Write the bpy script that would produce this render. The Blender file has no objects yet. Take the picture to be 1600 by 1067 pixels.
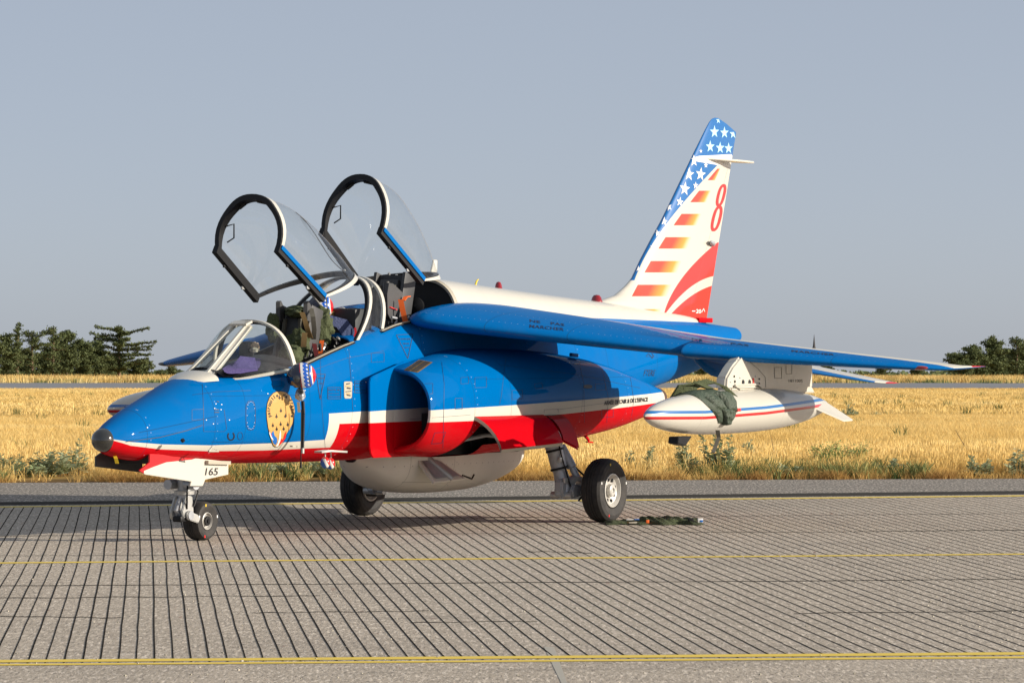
import bpy, bmesh, math, random
import numpy as np
from mathutils import Vector, Matrix
from mathutils.bvhtree import BVHTree
from mathutils.geometry import tessellate_polygon
random.seed(7)
S = bpy.context.scene
COL = S.collection
# ------------------------------------------------------------------ camera
FPX = 6040.0
CAM = np.array([-25.9046, -18.6745, 1.6927])
YAW, PIT, ROLL = 1.0531, 0.0003, 0.0018
_c, _s = math.cos(YAW), math.sin(YAW)
_r = np.array([_c, -_s, 0.0]); _f = np.array([_s, _c, 0.0]); _u = np.array([0, 0, 1.0])
FW = _f * math.cos(PIT) + _u * math.sin(PIT); UP = _u * math.cos(PIT) - _f * math.sin(PIT)
RT = _r * math.cos(ROLL) + UP * math.sin(ROLL); UP = UP * math.cos(ROLL) - _r * math.sin(ROLL)
cd = bpy.data.cameras.new("camera"); cam = bpy.data.objects.new("camera", cd); COL.objects.link(cam)
cd.sensor_width = 36; cd.sensor_fit = 'HORIZONTAL'; cd.lens = FPX * 36 / 1600
cd.clip_start = 0.5; cd.clip_end = 9000
cam.matrix_world = Matrix(((RT[0], UP[0], -FW[0], CAM[0]), (RT[1], UP[1], -FW[1], CAM[1]), (RT[2], UP[2], -FW[2], CAM[2]), (0, 0, 0, 1)))
S.camera = cam
# ------------------------------------------------------------------ light
SUN_EL = math.radians(17.3)
SUN_H = (0.34, -0.940)
w = bpy.data.worlds.new("World"); S.world = w; w.use_nodes = True
nt = w.node_tree; bg = nt.nodes["Background"]
sky = nt.nodes.new("ShaderNodeTexSky"); sky.sky_type = 'NISHITA'; sky.sun_disc = False
sky.sun_elevation = SUN_EL; sky.sun_rotation = math.atan2(SUN_H[0], SUN_H[1]); sky.altitude = 100
sky.air_density = 0.35; sky.dust_density = 0.88; sky.ozone_density = 1.0
hue = nt.nodes.new("ShaderNodeMix"); hue.data_type = 'RGBA'; hue.blend_type = 'MULTIPLY'
hue.inputs[0].default_value = 1.0; hue.inputs[7].default_value = (1.62, 1.36, 1.20, 1)
hz_ = nt.nodes.new("ShaderNodeMix"); hz_.data_type = 'RGBA'; hz_.inputs[0].default_value = 0.66; hz_.inputs[7].default_value = (3.85, 4.28, 4.85, 1)
nt.links.new(sky.outputs[0], hue.inputs[6]); nt.links.new(hue.outputs[2], hz_.inputs[6]); nt.links.new(hz_.outputs[2], bg.inputs[0])
bg.inputs[1].default_value = 0.083
sl = bpy.data.lights.new("sun", 'SUN'); sl.energy = 4.6; sl.angle = math.radians(0.5); sl.color = (1.0, 0.915, 0.785)
so = bpy.data.objects.new("sun", sl); COL.objects.link(so)
sd = Vector((SUN_H[0] * math.cos(SUN_EL), SUN_H[1] * math.cos(SUN_EL), math.sin(SUN_EL)))
so.rotation_euler = sd.to_track_quat('Z', 'Y').to_euler(); so.location = (0, 0, 40)
S.view_settings.view_transform = 'Standard'; S.view_settings.look = 'None'
S.view_settings.exposure = 0.48; S.view_settings.gamma = 1.0
S.view_settings.use_curve_mapping = False

# ------------------------------------------------------------------ projecting helpers
def ray(px, py):
    return FW + RT * (px - 800) / FPX - UP * (py - 533.5) / FPX
def at(px, py, ax, v):                      # world point on the plane axis=v seen at this spot
    d = ray(px, py); return CAM + d * ((v - CAM[ax]) / d[ax])
def Y(px, py, y): return tuple(at(px, py, 1, y))
def G(px, py, z=0.0): return tuple(at(px, py, 2, z))
def LD(lat, dep, z=0.0):                    # metres sideways / metres away from the photographer
    p = CAM + _f * dep + _r * lat; return (p[0], p[1], z)
# field plane beyond the asphalt edge
EA = np.array(G(0, 754)); EB = np.array(G(1600, 747.5)); _e = (EB - EA) / np.linalg.norm(EB - EA)
EN = np.array([-_e[1], _e[0], 0.0]);  EN = EN if EN @ _f > 0 else -EN
SLOPE = 0.0077
def fz(x, y):
    d = (np.array([x, y, 0.0]) - EA) @ EN
    return -SLOPE * max(d, 0.0) - 0.012
def FD(px, py):                             # photo spot on the field plane
    n = np.array([EN[0] * SLOPE, EN[1] * SLOPE, 1.0]); d = ray(px, py)
    t = ((EA - CAM) @ n) / (d @ n); return tuple(CAM + d * t)

# ------------------------------------------------------------------ node expressions
class E:
    def __init__(s, t, o): s.t = t; s.o = o
    def _m(s, op, *a):
        n = s.t.nodes.new("ShaderNodeMath"); n.operation = op
        for i, v in enumerate((s,) + a):
            if isinstance(v, E): s.t.links.new(v.o, n.inputs[i])
            else: n.inputs[i].default_value = float(v)
        return E(s.t, n.outputs[0])
    def __add__(s, b): return s._m('ADD', b)
    __radd__ = __add__
    def __sub__(s, b): return s._m('SUBTRACT', b)
    def __rsub__(s, b): return (s * -1.0) + b
    def __mul__(s, b): return s._m('MULTIPLY', b)
    __rmul__ = __mul__
    def __truediv__(s, b): return s._m('DIVIDE', b)
    def lt(s, b): return s._m('LESS_THAN', b)
    def gt(s, b): return s._m('GREATER_THAN', b)
    def abs(s): return s._m('ABSOLUTE')
    def min(s, b): return s._m('MINIMUM', b)
    def max(s, b): return s._m('MAXIMUM', b)
    def frac(s): return s._m('FRACT')
    def clamp(s): return s._m('MAXIMUM', 0.0)._m('MINIMUM', 1.0)
    def btw(s, a, b): return s.gt(a) * s.lt(b)
    def sm(s, a, b): return ((s - a) / (b - a)).clamp()
    def line(s, v, h): return (s - v).abs().lt(h)
def poly(e, cs):                            # polynomial, highest power first
    r = e * cs[0] + cs[1]
    for c in cs[2:]: r = r * e + c
    return r
def pl(e, pts):                             # piecewise linear through pts
    r = None
    base = None
    for (x0, y0), (x1, y1) in zip(pts, pts[1:]):
        seg = e.sm(x0, x1) * (y1 - y0)
        r = seg if r is None else r + seg
    return r + pts[0][1]
def mixc(t, f, a, b):
    n = t.nodes.new("ShaderNodeMix"); n.data_type = 'RGBA'
    for i, v in ((0, f), (6, a), (7, b)):
        if isinstance(v, E): t.links.new(v.o, n.inputs[i])
        elif i == 0: n.inputs[0].default_value = v
        else: n.inputs[i].default_value = (*v, 1) if len(v) == 3 else v
    return E(t, n.outputs[2])
def noise(t, vec, scale, detail=4, rough=0.55, col=False):
    n = t.nodes.new("ShaderNodeTexNoise"); n.inputs['Scale'].default_value = scale
    n.inputs['Detail'].default_value = detail; n.inputs['Roughness'].default_value = rough
    if vec is not None: t.links.new(vec.o, n.inputs['Vector'])
    return E(t, n.outputs[1 if col else 0])
def mat(name, colour=(0.5, 0.5, 0.5), rough=0.5, metal=0.0, coat=0.0, fn=None, vary=0.0, vscale=6.0, bump=0.0, bscale=40.0, spec=0.5, sheen=0.0):
    m = bpy.data.materials.new(name); m.use_nodes = True; t = m.node_tree
    b = t.nodes["Principled BSDF"]
    b.inputs['Base Color'].default_value = (*colour, 1); b.inputs['Roughness'].default_value = rough
    b.inputs['Metallic'].default_value = metal; b.inputs['Coat Weight'].default_value = coat
    b.inputs['Coat Roughness'].default_value = 0.035; b.inputs['Specular IOR Level'].default_value = spec
    tc = t.nodes.new("ShaderNodeTexCoord"); oc = E(t, tc.outputs['Object'])
    sep = t.nodes.new("ShaderNodeSeparateXYZ"); t.links.new(oc.o, sep.inputs[0])
    x, y, z = (E(t, sep.outputs[i]) for i in range(3))
    c = None
    if fn: c = fn(t, b, oc, x, y, z)
    if vary:
        nn = noise(t, oc, vscale, 6, 0.6)
        f = (nn - 0.5) * 2 * vary + 1.0
        base = c if c is not None else None
        n = t.nodes.new("ShaderNodeMix"); n.data_type = 'RGBA'; n.blend_type = 'MULTIPLY'; n.inputs[0].default_value = 1
        if base is not None: t.links.new(base.o, n.inputs[6])
        else: n.inputs[6].default_value = (*colour, 1)
        cc = t.nodes.new("ShaderNodeCombineColor")
        for i in range(3): t.links.new(f.o, cc.inputs[i])
        t.links.new(cc.outputs[0], n.inputs[7]); c = E(t, n.outputs[2])
    if c is not None: t.links.new(c.o, b.inputs['Base Color'])
    if bump:
        bn = t.nodes.new("ShaderNodeBump"); bn.inputs['Strength'].default_value = bump; bn.inputs['Distance'].default_value = 0.02
        h = noise(t, oc, bscale, 5, 0.6); t.links.new(h.o, bn.inputs['Height']); t.links.new(bn.outputs[0], b.inputs['Normal'])
    return m

BLUE = (0.0, 0.118, 0.37); RED = (0.50, 0.003, 0.008); WHITE = (0.58, 0.55, 0.475)
# stripe heights along the aircraft (blue/white and white/red)
BW = [(0.1, 0.905), (0.3, 0.872), (0.8, 0.842), (1.6, 0.815), (2.9, 0.825), (2.93, 0.825)]
def livery(t, b, oc, x, y, z):
    zb = pl(x, [(0.05, 0.900), (0.25, 0.868), (0.6, 0.842), (1.2, 0.822), (2.0, 0.822), (2.9, 0.836)])
    zr = pl(x, [(0.05, 0.895), (0.25, 0.838), (0.6, 0.800), (1.2, 0.772), (2.0, 0.760), (2.9, 0.763)])
    zb2 = pl(x, [(2.7, 1.064), (3.35, 1.078), (5.04, 1.117), (7.85, 1.187), (8.5, 1.205)])
    zr2 = pl(x, [(2.7, 0.972), (3.35, 0.975), (5.04, 0.987), (7.85, 1.086), (8.5, 1.11)])
    aft = x.gt(2.86 - (z - 0.83) * 0.12)
    aft2 = x.gt(3.02 - (z - 0.83) * 0.05)
    zB = zb * (1 - aft) + zb2 * aft
    zR = zr * (1 - aft2) + zr2 * aft2
    isblue = z.gt(zB); isred = z.lt(zR)
    c = mixc(t, isblue, WHITE, BLUE); c = mixc(t, isred, c, RED)
    dark = None
    for v in (0.42, 1.22, 1.62, 2.55, 3.2, 4.42, 5.02, 6.35, 7.35, 8.0, 9.2, 9.9):
        l = x.line(v, 0.0028); dark = l if dark is None else dark.max(l)
    dark = dark.max(z.line(1.235, 0.002) * x.btw(1.22, 2.4)).max(z.line(1.36, 0.002) * x.btw(4.4, 8.0))
    # nose gear bay strake seam
    dark = dark.max((z - (x * 0.135 + 0.90)).abs().lt(0.0035) * x.btw(0.33, 1.25))
    c = mixc(t, dark * 0.55, c, (0.01, 0.03, 0.06))
    # fine rivet rows beside the seams
    riv = None
    for v in (0.46, 1.25, 3.24, 4.46, 6.39, 7.39):
        l = x.line(v, 0.0035) * (z * 16).frac().lt(0.13)
        riv = l if riv is None else riv.max(l)
    c = mixc(t, riv * 0.5, c, (0.45, 0.55, 0.7))
    g = noise(t, oc, 3.0, 6, 0.65)
    c = mixc(t, (g - 0.52).clamp() * 0.35, c, (0.10, 0.09, 0.08))
    return c
M = {}
M['livery'] = mat('aircraft_livery', rough=0.45, coat=0.22, fn=livery, spec=0.0)
M['blue'] = mat('blue_paint', BLUE, 0.45, coat=0.22, vary=0.06, spec=0.0)
M['white'] = mat('white_paint', WHITE, 0.35, coat=0.6, vary=0.04)
M['red'] = mat('red_paint', RED, 0.45, coat=0.22, vary=0.06, spec=0.0)
def spinef(t, b, oc, x, y, z):
    zz = z - pl(x, [(5.2, 1.93), (7.0, 1.95), (9.0, 1.93), (11.8, 1.90)])
    c = mixc(t, zz.gt(0), BLUE, WHITE)
    d = None
    for v in (5.75, 6.55, 7.3, 8.2, 9.0):
        l = x.line(v, 0.0025); d = l if d is None else d.max(l)
    return mixc(t, d * 0.3, c, (0.2, 0.2, 0.2))
M['spine'] = mat('spine_paint', rough=0.33, coat=0.6, fn=spinef, vary=0.03)
def wingf(t, b, oc, x, y, z):
    a = t.nodes.new("ShaderNodeAttribute"); a.attribute_name = "chord"; ch = E(t, a.outputs['Fac'])
    a2 = t.nodes.new("ShaderNodeAttribute"); a2.attribute_name = "span"; sp = E(t, a2.outputs['Fac'])
    up = ch.gt(0)
    lim = pl(sp, [(0.5, 0.62), (1.4, 0.50), (2.2, 0.38), (2.7, 0.32), (3.6, 0.25), (4.1, 0.20), (4.36, 0.12), (4.46, 0.0), (4.55, -0.004)])
    tipe = pl(sp, [(4.44, 1.0), (4.52, 0.62), (4.55, 0.35)])
    c = mixc(t, ch.gt(lim), BLUE, WHITE)
    c = mixc(t, x.gt(7.62) * sp.gt(4.40) * up, c, RED)
    c = mixc(t, (ch - lim).abs().lt(0.006) * sp.lt(2.0), c, RED)
    d = None
    for v in (1.02, 1.62, 2.51, 3.6):
        l = sp.line(v, 0.003); d = l if d is None else d.max(l)
    d = d.max(ch.line(0.72, 0.002) * sp.lt(4.2)).max(ch.line(0.16, 0.0012))
    c = mixc(t, d * 0.5, c, (0.01, 0.03, 0.06))
    rv2 = (sp * 22).frac().lt(0.10) * (ch.line(0.155, 0.0016).max(ch.line(0.035, 0.0012)))
    c = mixc(t, rv2 * 0.6, c, (0.5, 0.6, 0.75))
    g = noise(t, oc, 4.0, 6, 0.7)
    return mixc(t, (g - 0.5).clamp() * 0.3, c, (0.12, 0.11, 0.10))
M['wing'] = mat('wing_paint', rough=0.45, coat=0.22, fn=wingf, spec=0.0)
def tailf(t, b, oc, x, y, z):
    a2 = t.nodes.new("ShaderNodeAttribute"); a2.attribute_name = "span"; sp = E(t, a2.outputs['Fac'])
    a = t.nodes.new("ShaderNodeAttribute"); a.attribute_name = "chord"; ch = E(t, a.outputs['Fac'])
    c = mixc(t, ch.gt(0.30 - (sp - 0.5) * 0.15), BLUE, WHITE); c = mixc(t, sp.gt(2.09), c, WHITE); return mixc(t, sp.gt(2.145), c, RED)
M['tailp'] = mat('tailplane_paint', rough=0.45, coat=0.6, fn=tailf, spec=0.15)
# fin artwork: affine map from fin plane to drawing units
_A = []; _b = []
def _pr(p):
    v = np.array(p) - CAM; zz = v @ FW; return (800 + FPX * (v @ RT) / zz, 533.5 - FPX * (v @ UP) / zz)
for _x in np.linspace(9, 11.8, 6):
    for _z in np.linspace(1.9, 4.1, 6):
        _A.append([_x, _z, _x * _z, _x * _x, _z * _z, 1]); _b.append(_pr((_x, -0.06, _z)))
FINC = np.linalg.lstsq(np.array(_A), np.array(_b), rcond=None)[0]
def q(pts, k=2):
    p = np.array(pts, float); return list(np.polyfit(p[:, 0], p[:, 1], k))
def finf(t, b, oc, x, y, z):
    def comb(c): return x * c[0] + z * c[1] + x * z * c[2] + x * x * c[3] + z * z * c[4] + c[5]
    px = comb(FINC[:, 0]) + (y + 0.06) * -152.0; py = comb(FINC[:, 1])
    bx = poly(py, q([(258, 1121), (271, 1109), (291, 1089), (315, 1069), (342, 1048), (359, 1035), (376, 1021.5), (393, 1011), (413, 1001), (438, 991)], 3))
    blue = (px.lt(bx) * py.lt(438)).max(py.lt(243.5))
    c = mixc(t, blue, WHITE, BLUE)
    # fading stripes
    xl = poly(py, q([(298.2, 1090.7), (316, 1080), (334, 1063.7), (352, 1054.6), (370.7, 1038.4), (389, 1030), (408, 1016.5), (426, 1007), (445, 993.8), (464, 987), (483, 977.6), (499, 972.6)], 2))
    xr = py * -0.41 + 1233.0
    rows = None
    for y0 in (263.8, 298.2, 334.3, 370.7, 407.9, 445.0, 483.0):
        l = py.btw(y0, y0 + 18); rows = l if rows is None else rows.max(l)
    f = (px - xl) / (xr - xl)
    ins = rows * f.btw(0, 1.0)
    sc = mixc(t, f.sm(0.42, 0.90), (0.70, 0.04, 0.010), (0.86, 0.36, 0.02))
    sc = mixc(t, f.sm(0.80, 1.0), sc, WHITE)
    c = mixc(t, ins, c, sc)
    ca = poly(py, q([(379, 1121), (393, 1102.5), (413, 1082), (440, 1062), (467, 1048.5), (499, 1035)], 2))
    yb = poly(px - 1070, [k for k in q([(43, 431.5), (22, 440), (-1, 457), (-21.5, 479), (-35, 498)], 2)])
    yc = poly(px - 1070, [k for k in q([(42, 446), (19, 457), (-5, 474), (-30, 501)], 2)])
    red = px.gt(ca) * py.gt(379) * (1 - py.gt(yb) * py.lt(yc))
    c = mixc(t, red, c, (0.70, 0.014, 0.010))
    rud = (px - (py * -0.262 + 1205.0)).abs().lt(0.35)
    c = mixc(t, rud * 0.35, c, (0.1, 0.05, 0.05))
    return c
M['fin'] = mat('fin_artwork', rough=0.33, coat=0.7, fn=finf, vary=0.03)
def tankf(t, b, oc, x, y, z):
    zb = pl(x, [(4.1, 1.085), (5.0, 1.075), (6.2, 1.10), (7.2, 1.14), (7.85, 1.16)])
    c = mixc(t, (z - zb).abs().lt(0.013), WHITE, BLUE)
    c = mixc(t, (z - zb + 0.052).abs().lt(0.013), c, RED)
    d = x.line(4.95, 0.003).max(x.line(6.6, 0.003)).max(x.line(7.35, 0.003))
    return mixc(t, d * 0.35, c, (0.2, 0.2, 0.2))
M['tank'] = mat('tank_paint', rough=0.28, coat=0.8, fn=tankf, vary=0.03)
def podf(t, b, oc, x, y, z):
    d = x.line(4.42, 0.003).max(x.line(5.15, 0.003)).max(x.line(6.5, 0.003))
    d = d.max((z - 0.545 + x * 0.03).abs().lt(0.002) * x.btw(4.4, 5.2))
    dots = ((x * 9).frac().lt(0.09) * (z - 0.56).abs().lt(0.006)).max((z * 14).frac().lt(0.12) * (x - 5.19).abs().lt(0.006))
    g = noise(t, oc, 2.5, 6, 0.7)
    c = mixc(t, d.max(dots) * 0.6, (0.66, 0.64, 0.57), (0.12, 0.12, 0.11))
    return mixc(t, (g - 0.48).clamp() * 0.7, c, (0.30, 0.27, 0.21))
M['pod'] = mat('pod_paint', rough=0.45, coat=0.2, fn=podf)
M['black'] = mat('black_frame', (0.006, 0.006, 0.007), 0.5, spec=0.3)
M['dark'] = mat('dark_interior', (0.010, 0.010, 0.011), 0.8)
M['bay'] = mat('bay_interior', (0.014, 0.014, 0.015), 0.7, vary=0.5, vscale=14)
M['seat'] = mat('seat_black', (0.016, 0.017, 0.020), 0.55, vary=0.3)
M['seatgrey'] = mat('seat_grey', (0.05, 0.05, 0.052), 0.5, vary=0.3)
def tyref(t, b, oc, x, y, z):
    g = noise(t, oc, 9, 6, 0.7)
    return mixc(t, g.sm(0.4, 0.75), (0.016, 0.015, 0.015), (0.050, 0.043, 0.037))
M['tyre'] = mat('tyre_rubber', rough=0.75, fn=tyref)
M['metal'] = mat('grey_metal', (0.40, 0.415, 0.44), 0.40, metal=0.3, vary=0.35, vscale=18)
M['lightmetal'] = mat('bright_metal', (0.50, 0.50, 0.48), 0.35, metal=0.4, vary=0.2, vscale=18)
M['rim'] = mat('rim_paint', (0.52, 0.50, 0.46), 0.4, metal=0.2, vary=0.3, vscale=20)
M['nozzle'] = mat('nozzle_metal', (0.22, 0.12, 0.07), 0.4, metal=0.8, vary=0.4)
M['khaki'] = mat('olive_cloth', (0.060, 0.075, 0.028), 0.85, vary=0.16, vscale=8, bump=0.8, bscale=45)
M['khaki2'] = mat('olive_nylon', (0.044, 0.064, 0.040), 0.55, vary=0.12, vscale=6, bump=0.8, bscale=40)
M['strap'] = mat('tan_webbing', (0.17, 0.105, 0.035), 0.8, vary=0.3)
M['strapgrey'] = mat('grey_webbing', (0.12, 0.11, 0.085), 0.8, vary=0.3)
M['orange'] = mat('orange_webbing', (0.80, 0.13, 0.01), 0.6)
M['maroon'] = mat('maroon_webbing', (0.13, 0.008, 0.010), 0.7)
M['purple'] = mat('purple_cloth', (0.085, 0.060, 0.20), 0.7, vary=0.2, bump=0.8, bscale=12)
M['navy'] = mat('navy_plastic', (0.006, 0.008, 0.03), 0.12, coat=0.8)
M['yellow'] = mat('yellow_paint', (0.75, 0.52, 0.02), 0.6)
M['gold'] = mat('gold_paint', (0.58, 0.34, 0.10), 0.35, coat=0.6)
M['ink'] = mat('black_print', (0.008, 0.009, 0.012), 0.5)
M['dkblueink'] = mat('dark_blue_print', (0.004, 0.02, 0.07), 0.5)
M['wprint'] = mat('white_print', (0.80, 0.79, 0.76), 0.4)
M['palestar'] = mat('pale_blue_print', (0.40, 0.68, 0.86), 0.4)
M['redprint'] = mat('red_print', (0.70, 0.012, 0.010), 0.4, coat=0.5)
M['blueprint'] = mat('blue_print', (0.01, 0.14, 0.50), 0.4)
M['gasket'] = mat('pale_gasket', (0.42, 0.38, 0.30), 0.5)
M['redglass'] = mat('red_beacon_glass', (0.25, 0.005, 0.01), 0.15, coat=1)
M['grille'] = mat('dark_grille', (0.035, 0.03, 0.025), 0.6)
M['noseglass'] = mat('nose_cap_black', (0.025, 0.025, 0.023), 0.10, coat=0.6, vary=0.4, vscale=12, spec=0.8)
M['pink'] = mat('skin_tan_leather', (0.52, 0.38, 0.26), 0.6)
def glassmat(name, tint, refl):
    m = bpy.data.materials.new(name); m.use_nodes = True; t = m.node_tree; t.nodes.clear()
    o = t.nodes.new("ShaderNodeOutputMaterial"); tr = t.nodes.new("ShaderNodeBsdfTransparent"); tr.inputs[0].default_value = (*tint, 1)
    gl = t.nodes.new("ShaderNodeBsdfGlossy"); gl.inputs['Roughness'].default_value = 0.02; gl.inputs[0].default_value = (1, 1, 1, 1)
    df = t.nodes.new("ShaderNodeBsdfDiffuse"); df.inputs[0].default_value = (0.5, 0.5, 0.5, 1)
    lw = t.nodes.new("ShaderNodeLayerWeight"); lw.inputs[0].default_value = 0.5; fc = E(t, lw.outputs['Facing'])
    fr_ = (fc._m('POWER', 4.0) * refl + 0.035)
    mx = t.nodes.new("ShaderNodeMixShader"); mx2 = t.nodes.new("ShaderNodeMixShader")
    tc = t.nodes.new("ShaderNodeTexCoord"); n = noise(t, E(t, tc.outputs['Object']), 5, 6, 0.7)
    t.links.new(((n - 0.45).clamp() * 0.15 + 0.012).o, mx2.inputs[0])  # mottled diffuse veil: streaky reflections painted into the glass
    t.links.new(fr_.o, mx.inputs[0]); t.links.new(tr.outputs[0], mx.inputs[1]); t.links.new(gl.outputs[0], mx.inputs[2])
    t.links.new(mx.outputs[0], mx2.inputs[1]); t.links.new(df.outputs[0], mx2.inputs[2]); t.links.new(mx2.outputs[0], o.inputs[0])
    return m
M['glass'] = glassmat('canopy_glass', (0.955, 0.965, 0.965), 0.42)
M['glass2'] = glassmat('windscreen_glass', (0.86, 0.91, 0.91), 0.5)

# ------------------------------------------------------------------ object helpers
class MB:
    def __init__(s): s.v = []; s.f = []; s.m = []; s.at = {}
    def add(s, vs, fs, mi=0):
        n = len(s.v); s.v += [tuple(map(float, v)) for v in vs]; s.f += [tuple(n + i for i in f) for f in fs]; s.m += [mi] * len(fs)
        return n
    def loft(s, rings, closed=True, cap0=False, cap1=False, mi=0, flip=False):
        k = len(rings[0]); vs = [p for r_ in rings for p in r_]; fs = []
        for i in range(len(rings) - 1):
            for j in range(k if closed else k - 1):
                a, b = i * k + j, i * k + (j + 1) % k; c, d = b + k, a + k
                fs.append((a, d, c, b) if flip else (a, b, c, d))
        if cap0: fs.append(tuple(range(k)) if flip else tuple(reversed(range(k))))
        if cap1: fs.append(tuple(reversed(range((len(rings) - 1) * k, len(rings) * k))) if flip else tuple(range((len(rings) - 1) * k, len(rings) * k)))
        return s.add(vs, fs, mi)
    def tube(s, pts, r, n=10, mi=0, caps=True):
        pts = [Vector(p) for p in pts]; rr = r if isinstance(r, (list, tuple)) else [r] * len(pts)
        rings = []; prev = None
        for i, p in enumerate(pts):
            t = (pts[min(i + 1, len(pts) - 1)] - pts[max(i - 1, 0)]).normalized()
            if prev is None: a = t.orthogonal().normalized()
            else:
                a = prev - t * prev.dot(t); a = a.normalized() if a.length > 1e-6 else t.orthogonal().normalized()
            prev = a; b = t.cross(a)
            rings.append([p + (a * math.cos(2 * math.pi * j / n) + b * math.sin(2 * math.pi * j / n)) * rr[i] for j in range(n)])
        s.loft(rings, True, caps, caps, mi)
    def strap(s, pts, wdir, w_, th=0.006, mi=0):
        wd = Vector(wdir).normalized(); pts = [Vector(p) for p in pts]; rings = []
        for i, p in enumerate(pts):
            t = (pts[min(i + 1, len(pts) - 1)] - pts[max(i - 1, 0)]).normalized(); nn = t.cross(wd).normalized()
            rings.append([p + wd * w_ / 2 + nn * th / 2, p - wd * w_ / 2 + nn * th / 2, p - wd * w_ / 2 - nn * th / 2, p + wd * w_ / 2 - nn * th / 2])
        s.loft(rings, True, True, True, mi)
    def box(s, c, size, rot=None, bev=0.0, mi=0):
        bm = bmesh.new(); bmesh.ops.create_cube(bm, size=1)
        bmesh.ops.scale(bm, vec=size, verts=bm.verts)
        if bev: bmesh.ops.bevel(bm, geom=bm.edges[:], offset=bev, segments=2, affect='EDGES', profile=0.6)
        if rot is not None: bmesh.ops.rotate(bm, matrix=rot, verts=bm.verts)
        bmesh.ops.translate(bm, vec=c, verts=bm.verts); s.bm(bm, mi)
    def bm(s, bm, mi=0):
        bm.verts.index_update(); s.add([v.co for v in bm.verts], [[v.index for v in f.verts] for f in bm.faces], mi); bm.free()
    def lathe(s, c, axis, prof, n=40, mi=0):      # prof: (along, radius)
        ax = Vector(axis).normalized(); a = ax.orthogonal().normalized(); b = ax.cross(a); c = Vector(c)
        rings = [[c + ax * h + (a * math.cos(2 * math.pi * j / n) + b * math.sin(2 * math.pi * j / n)) * max(r, 1e-4) for j in range(n)] for h, r in prof]
        s.loft(rings, True, False, False, mi)
    def prism(s, pts, a, b, bev=0.0, mi=0):          # pts (x,z), between y=a and y=b
        bm = bmesh.new(); vs = [bm.verts.new((p[0], a, p[1])) for p in pts]; f = bm.faces.new(vs)
        r_ = bmesh.ops.extrude_face_region(bm, geom=[f]); bmesh.ops.translate(bm, vec=(0, b - a, 0), verts=[g for g in r_['geom'] if isinstance(g, bmesh.types.BMVert)])
        bmesh.ops.recalc_face_normals(bm, faces=bm.faces)
        if bev: bmesh.ops.bevel(bm, geom=bm.edges[:], offset=bev, segments=2, affect='EDGES')
        s.bm(bm, mi)
    def ball(s, c, rad, n=16, rot=None, mi=0, fn=None):
        bm = bmesh.new(); bmesh.ops.create_uvsphere(bm, u_segments=n * 2, v_segments=n, radius=1)
        for v in bm.verts:
            p = Vector(fn(v.co)) if fn else v.co.copy(); p = Vector((p.x * rad[0], p.y * rad[1], p.z * rad[2]))
            if rot is not None: p = rot @ p
            v.co = p + Vector(c)
        s.bm(bm, mi)
    def mesh(s, name, mats, sharp=38, smooth=True):
        me = bpy.data.meshes.new(name); me.from_pydata(s.v, [], s.f)
        for m in (mats if isinstance(mats, (list, tuple)) else [mats]): me.materials.append(m)
        me.polygons.foreach_set('material_index', s.m)
        if smooth:
            me.polygons.foreach_set('use_smooth', [True] * len(me.polygons))
            me.set_sharp_from_angle(angle=math.radians(sharp))
        for k, vals in s.at.items():
            a = me.attributes.new(k, 'FLOAT', 'POINT'); a.data.foreach_set('value', vals)
        me.update(); return me
    def build(s, name, mats, parent=None, sharp=38, smooth=True, recalc=False):
        me = s.mesh(name, mats, sharp, smooth)
        if recalc:
            bm = bmesh.new(); bm.from_mesh(me); bmesh.ops.recalc_face_normals(bm, faces=bm.faces); bm.to_mesh(me); bm.free()
        return link(name, me, parent)
def wloc(o):
    l = Vector((0, 0, 0))
    while o: l += o.location; o = o.parent
    return l
def link(name, me, parent=None):
    o = bpy.data.objects.new(name, me); COL.objects.link(o)
    if parent: o.parent = parent; o.location = -wloc(parent)
    return o
def thing(name, label, cat, loc=(0, 0, 0), group=None):
    o = bpy.data.objects.new(name, None); COL.objects.link(o); o.location = loc; o.empty_display_size = 0.2
    return tag(o, label, cat, group)
def tag(o, label=None, cat=None, group=None, kind=None):
    if label: o['label'] = label
    if cat: o['category'] = cat
    if group: o['group'] = group
    if kind: o['kind'] = kind
    return o
def pchip(xs, ys, x):
    xs = np.array(xs, float); ys = np.array(ys, float); h = np.diff(xs); d = np.diff(ys) / h
    m = np.zeros(len(xs)); m[0] = d[0]; m[-1] = d[-1]
    for i in range(1, len(xs) - 1):
        if d[i - 1] * d[i] > 0:
            w1 = 2 * h[i] + h[i - 1]; w2 = h[i] + 2 * h[i - 1]; m[i] = (w1 + w2) / (w1 / d[i - 1] + w2 / d[i])
    i = min(max(int(np.searchsorted(xs, x)) - 1, 0), len(xs) - 2)
    t = (x - xs[i]) / h[i]; t2, t3 = t * t, t * t * t
    return float((2 * t3 - 3 * t2 + 1) * ys[i] + (t3 - 2 * t2 + t) * h[i] * m[i] + (-2 * t3 + 3 * t2) * ys[i + 1] + (t3 - t2) * h[i] * m[i + 1])
def sp_(v, n): return math.copysign(abs(v) ** (2.0 / n), v)

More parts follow.
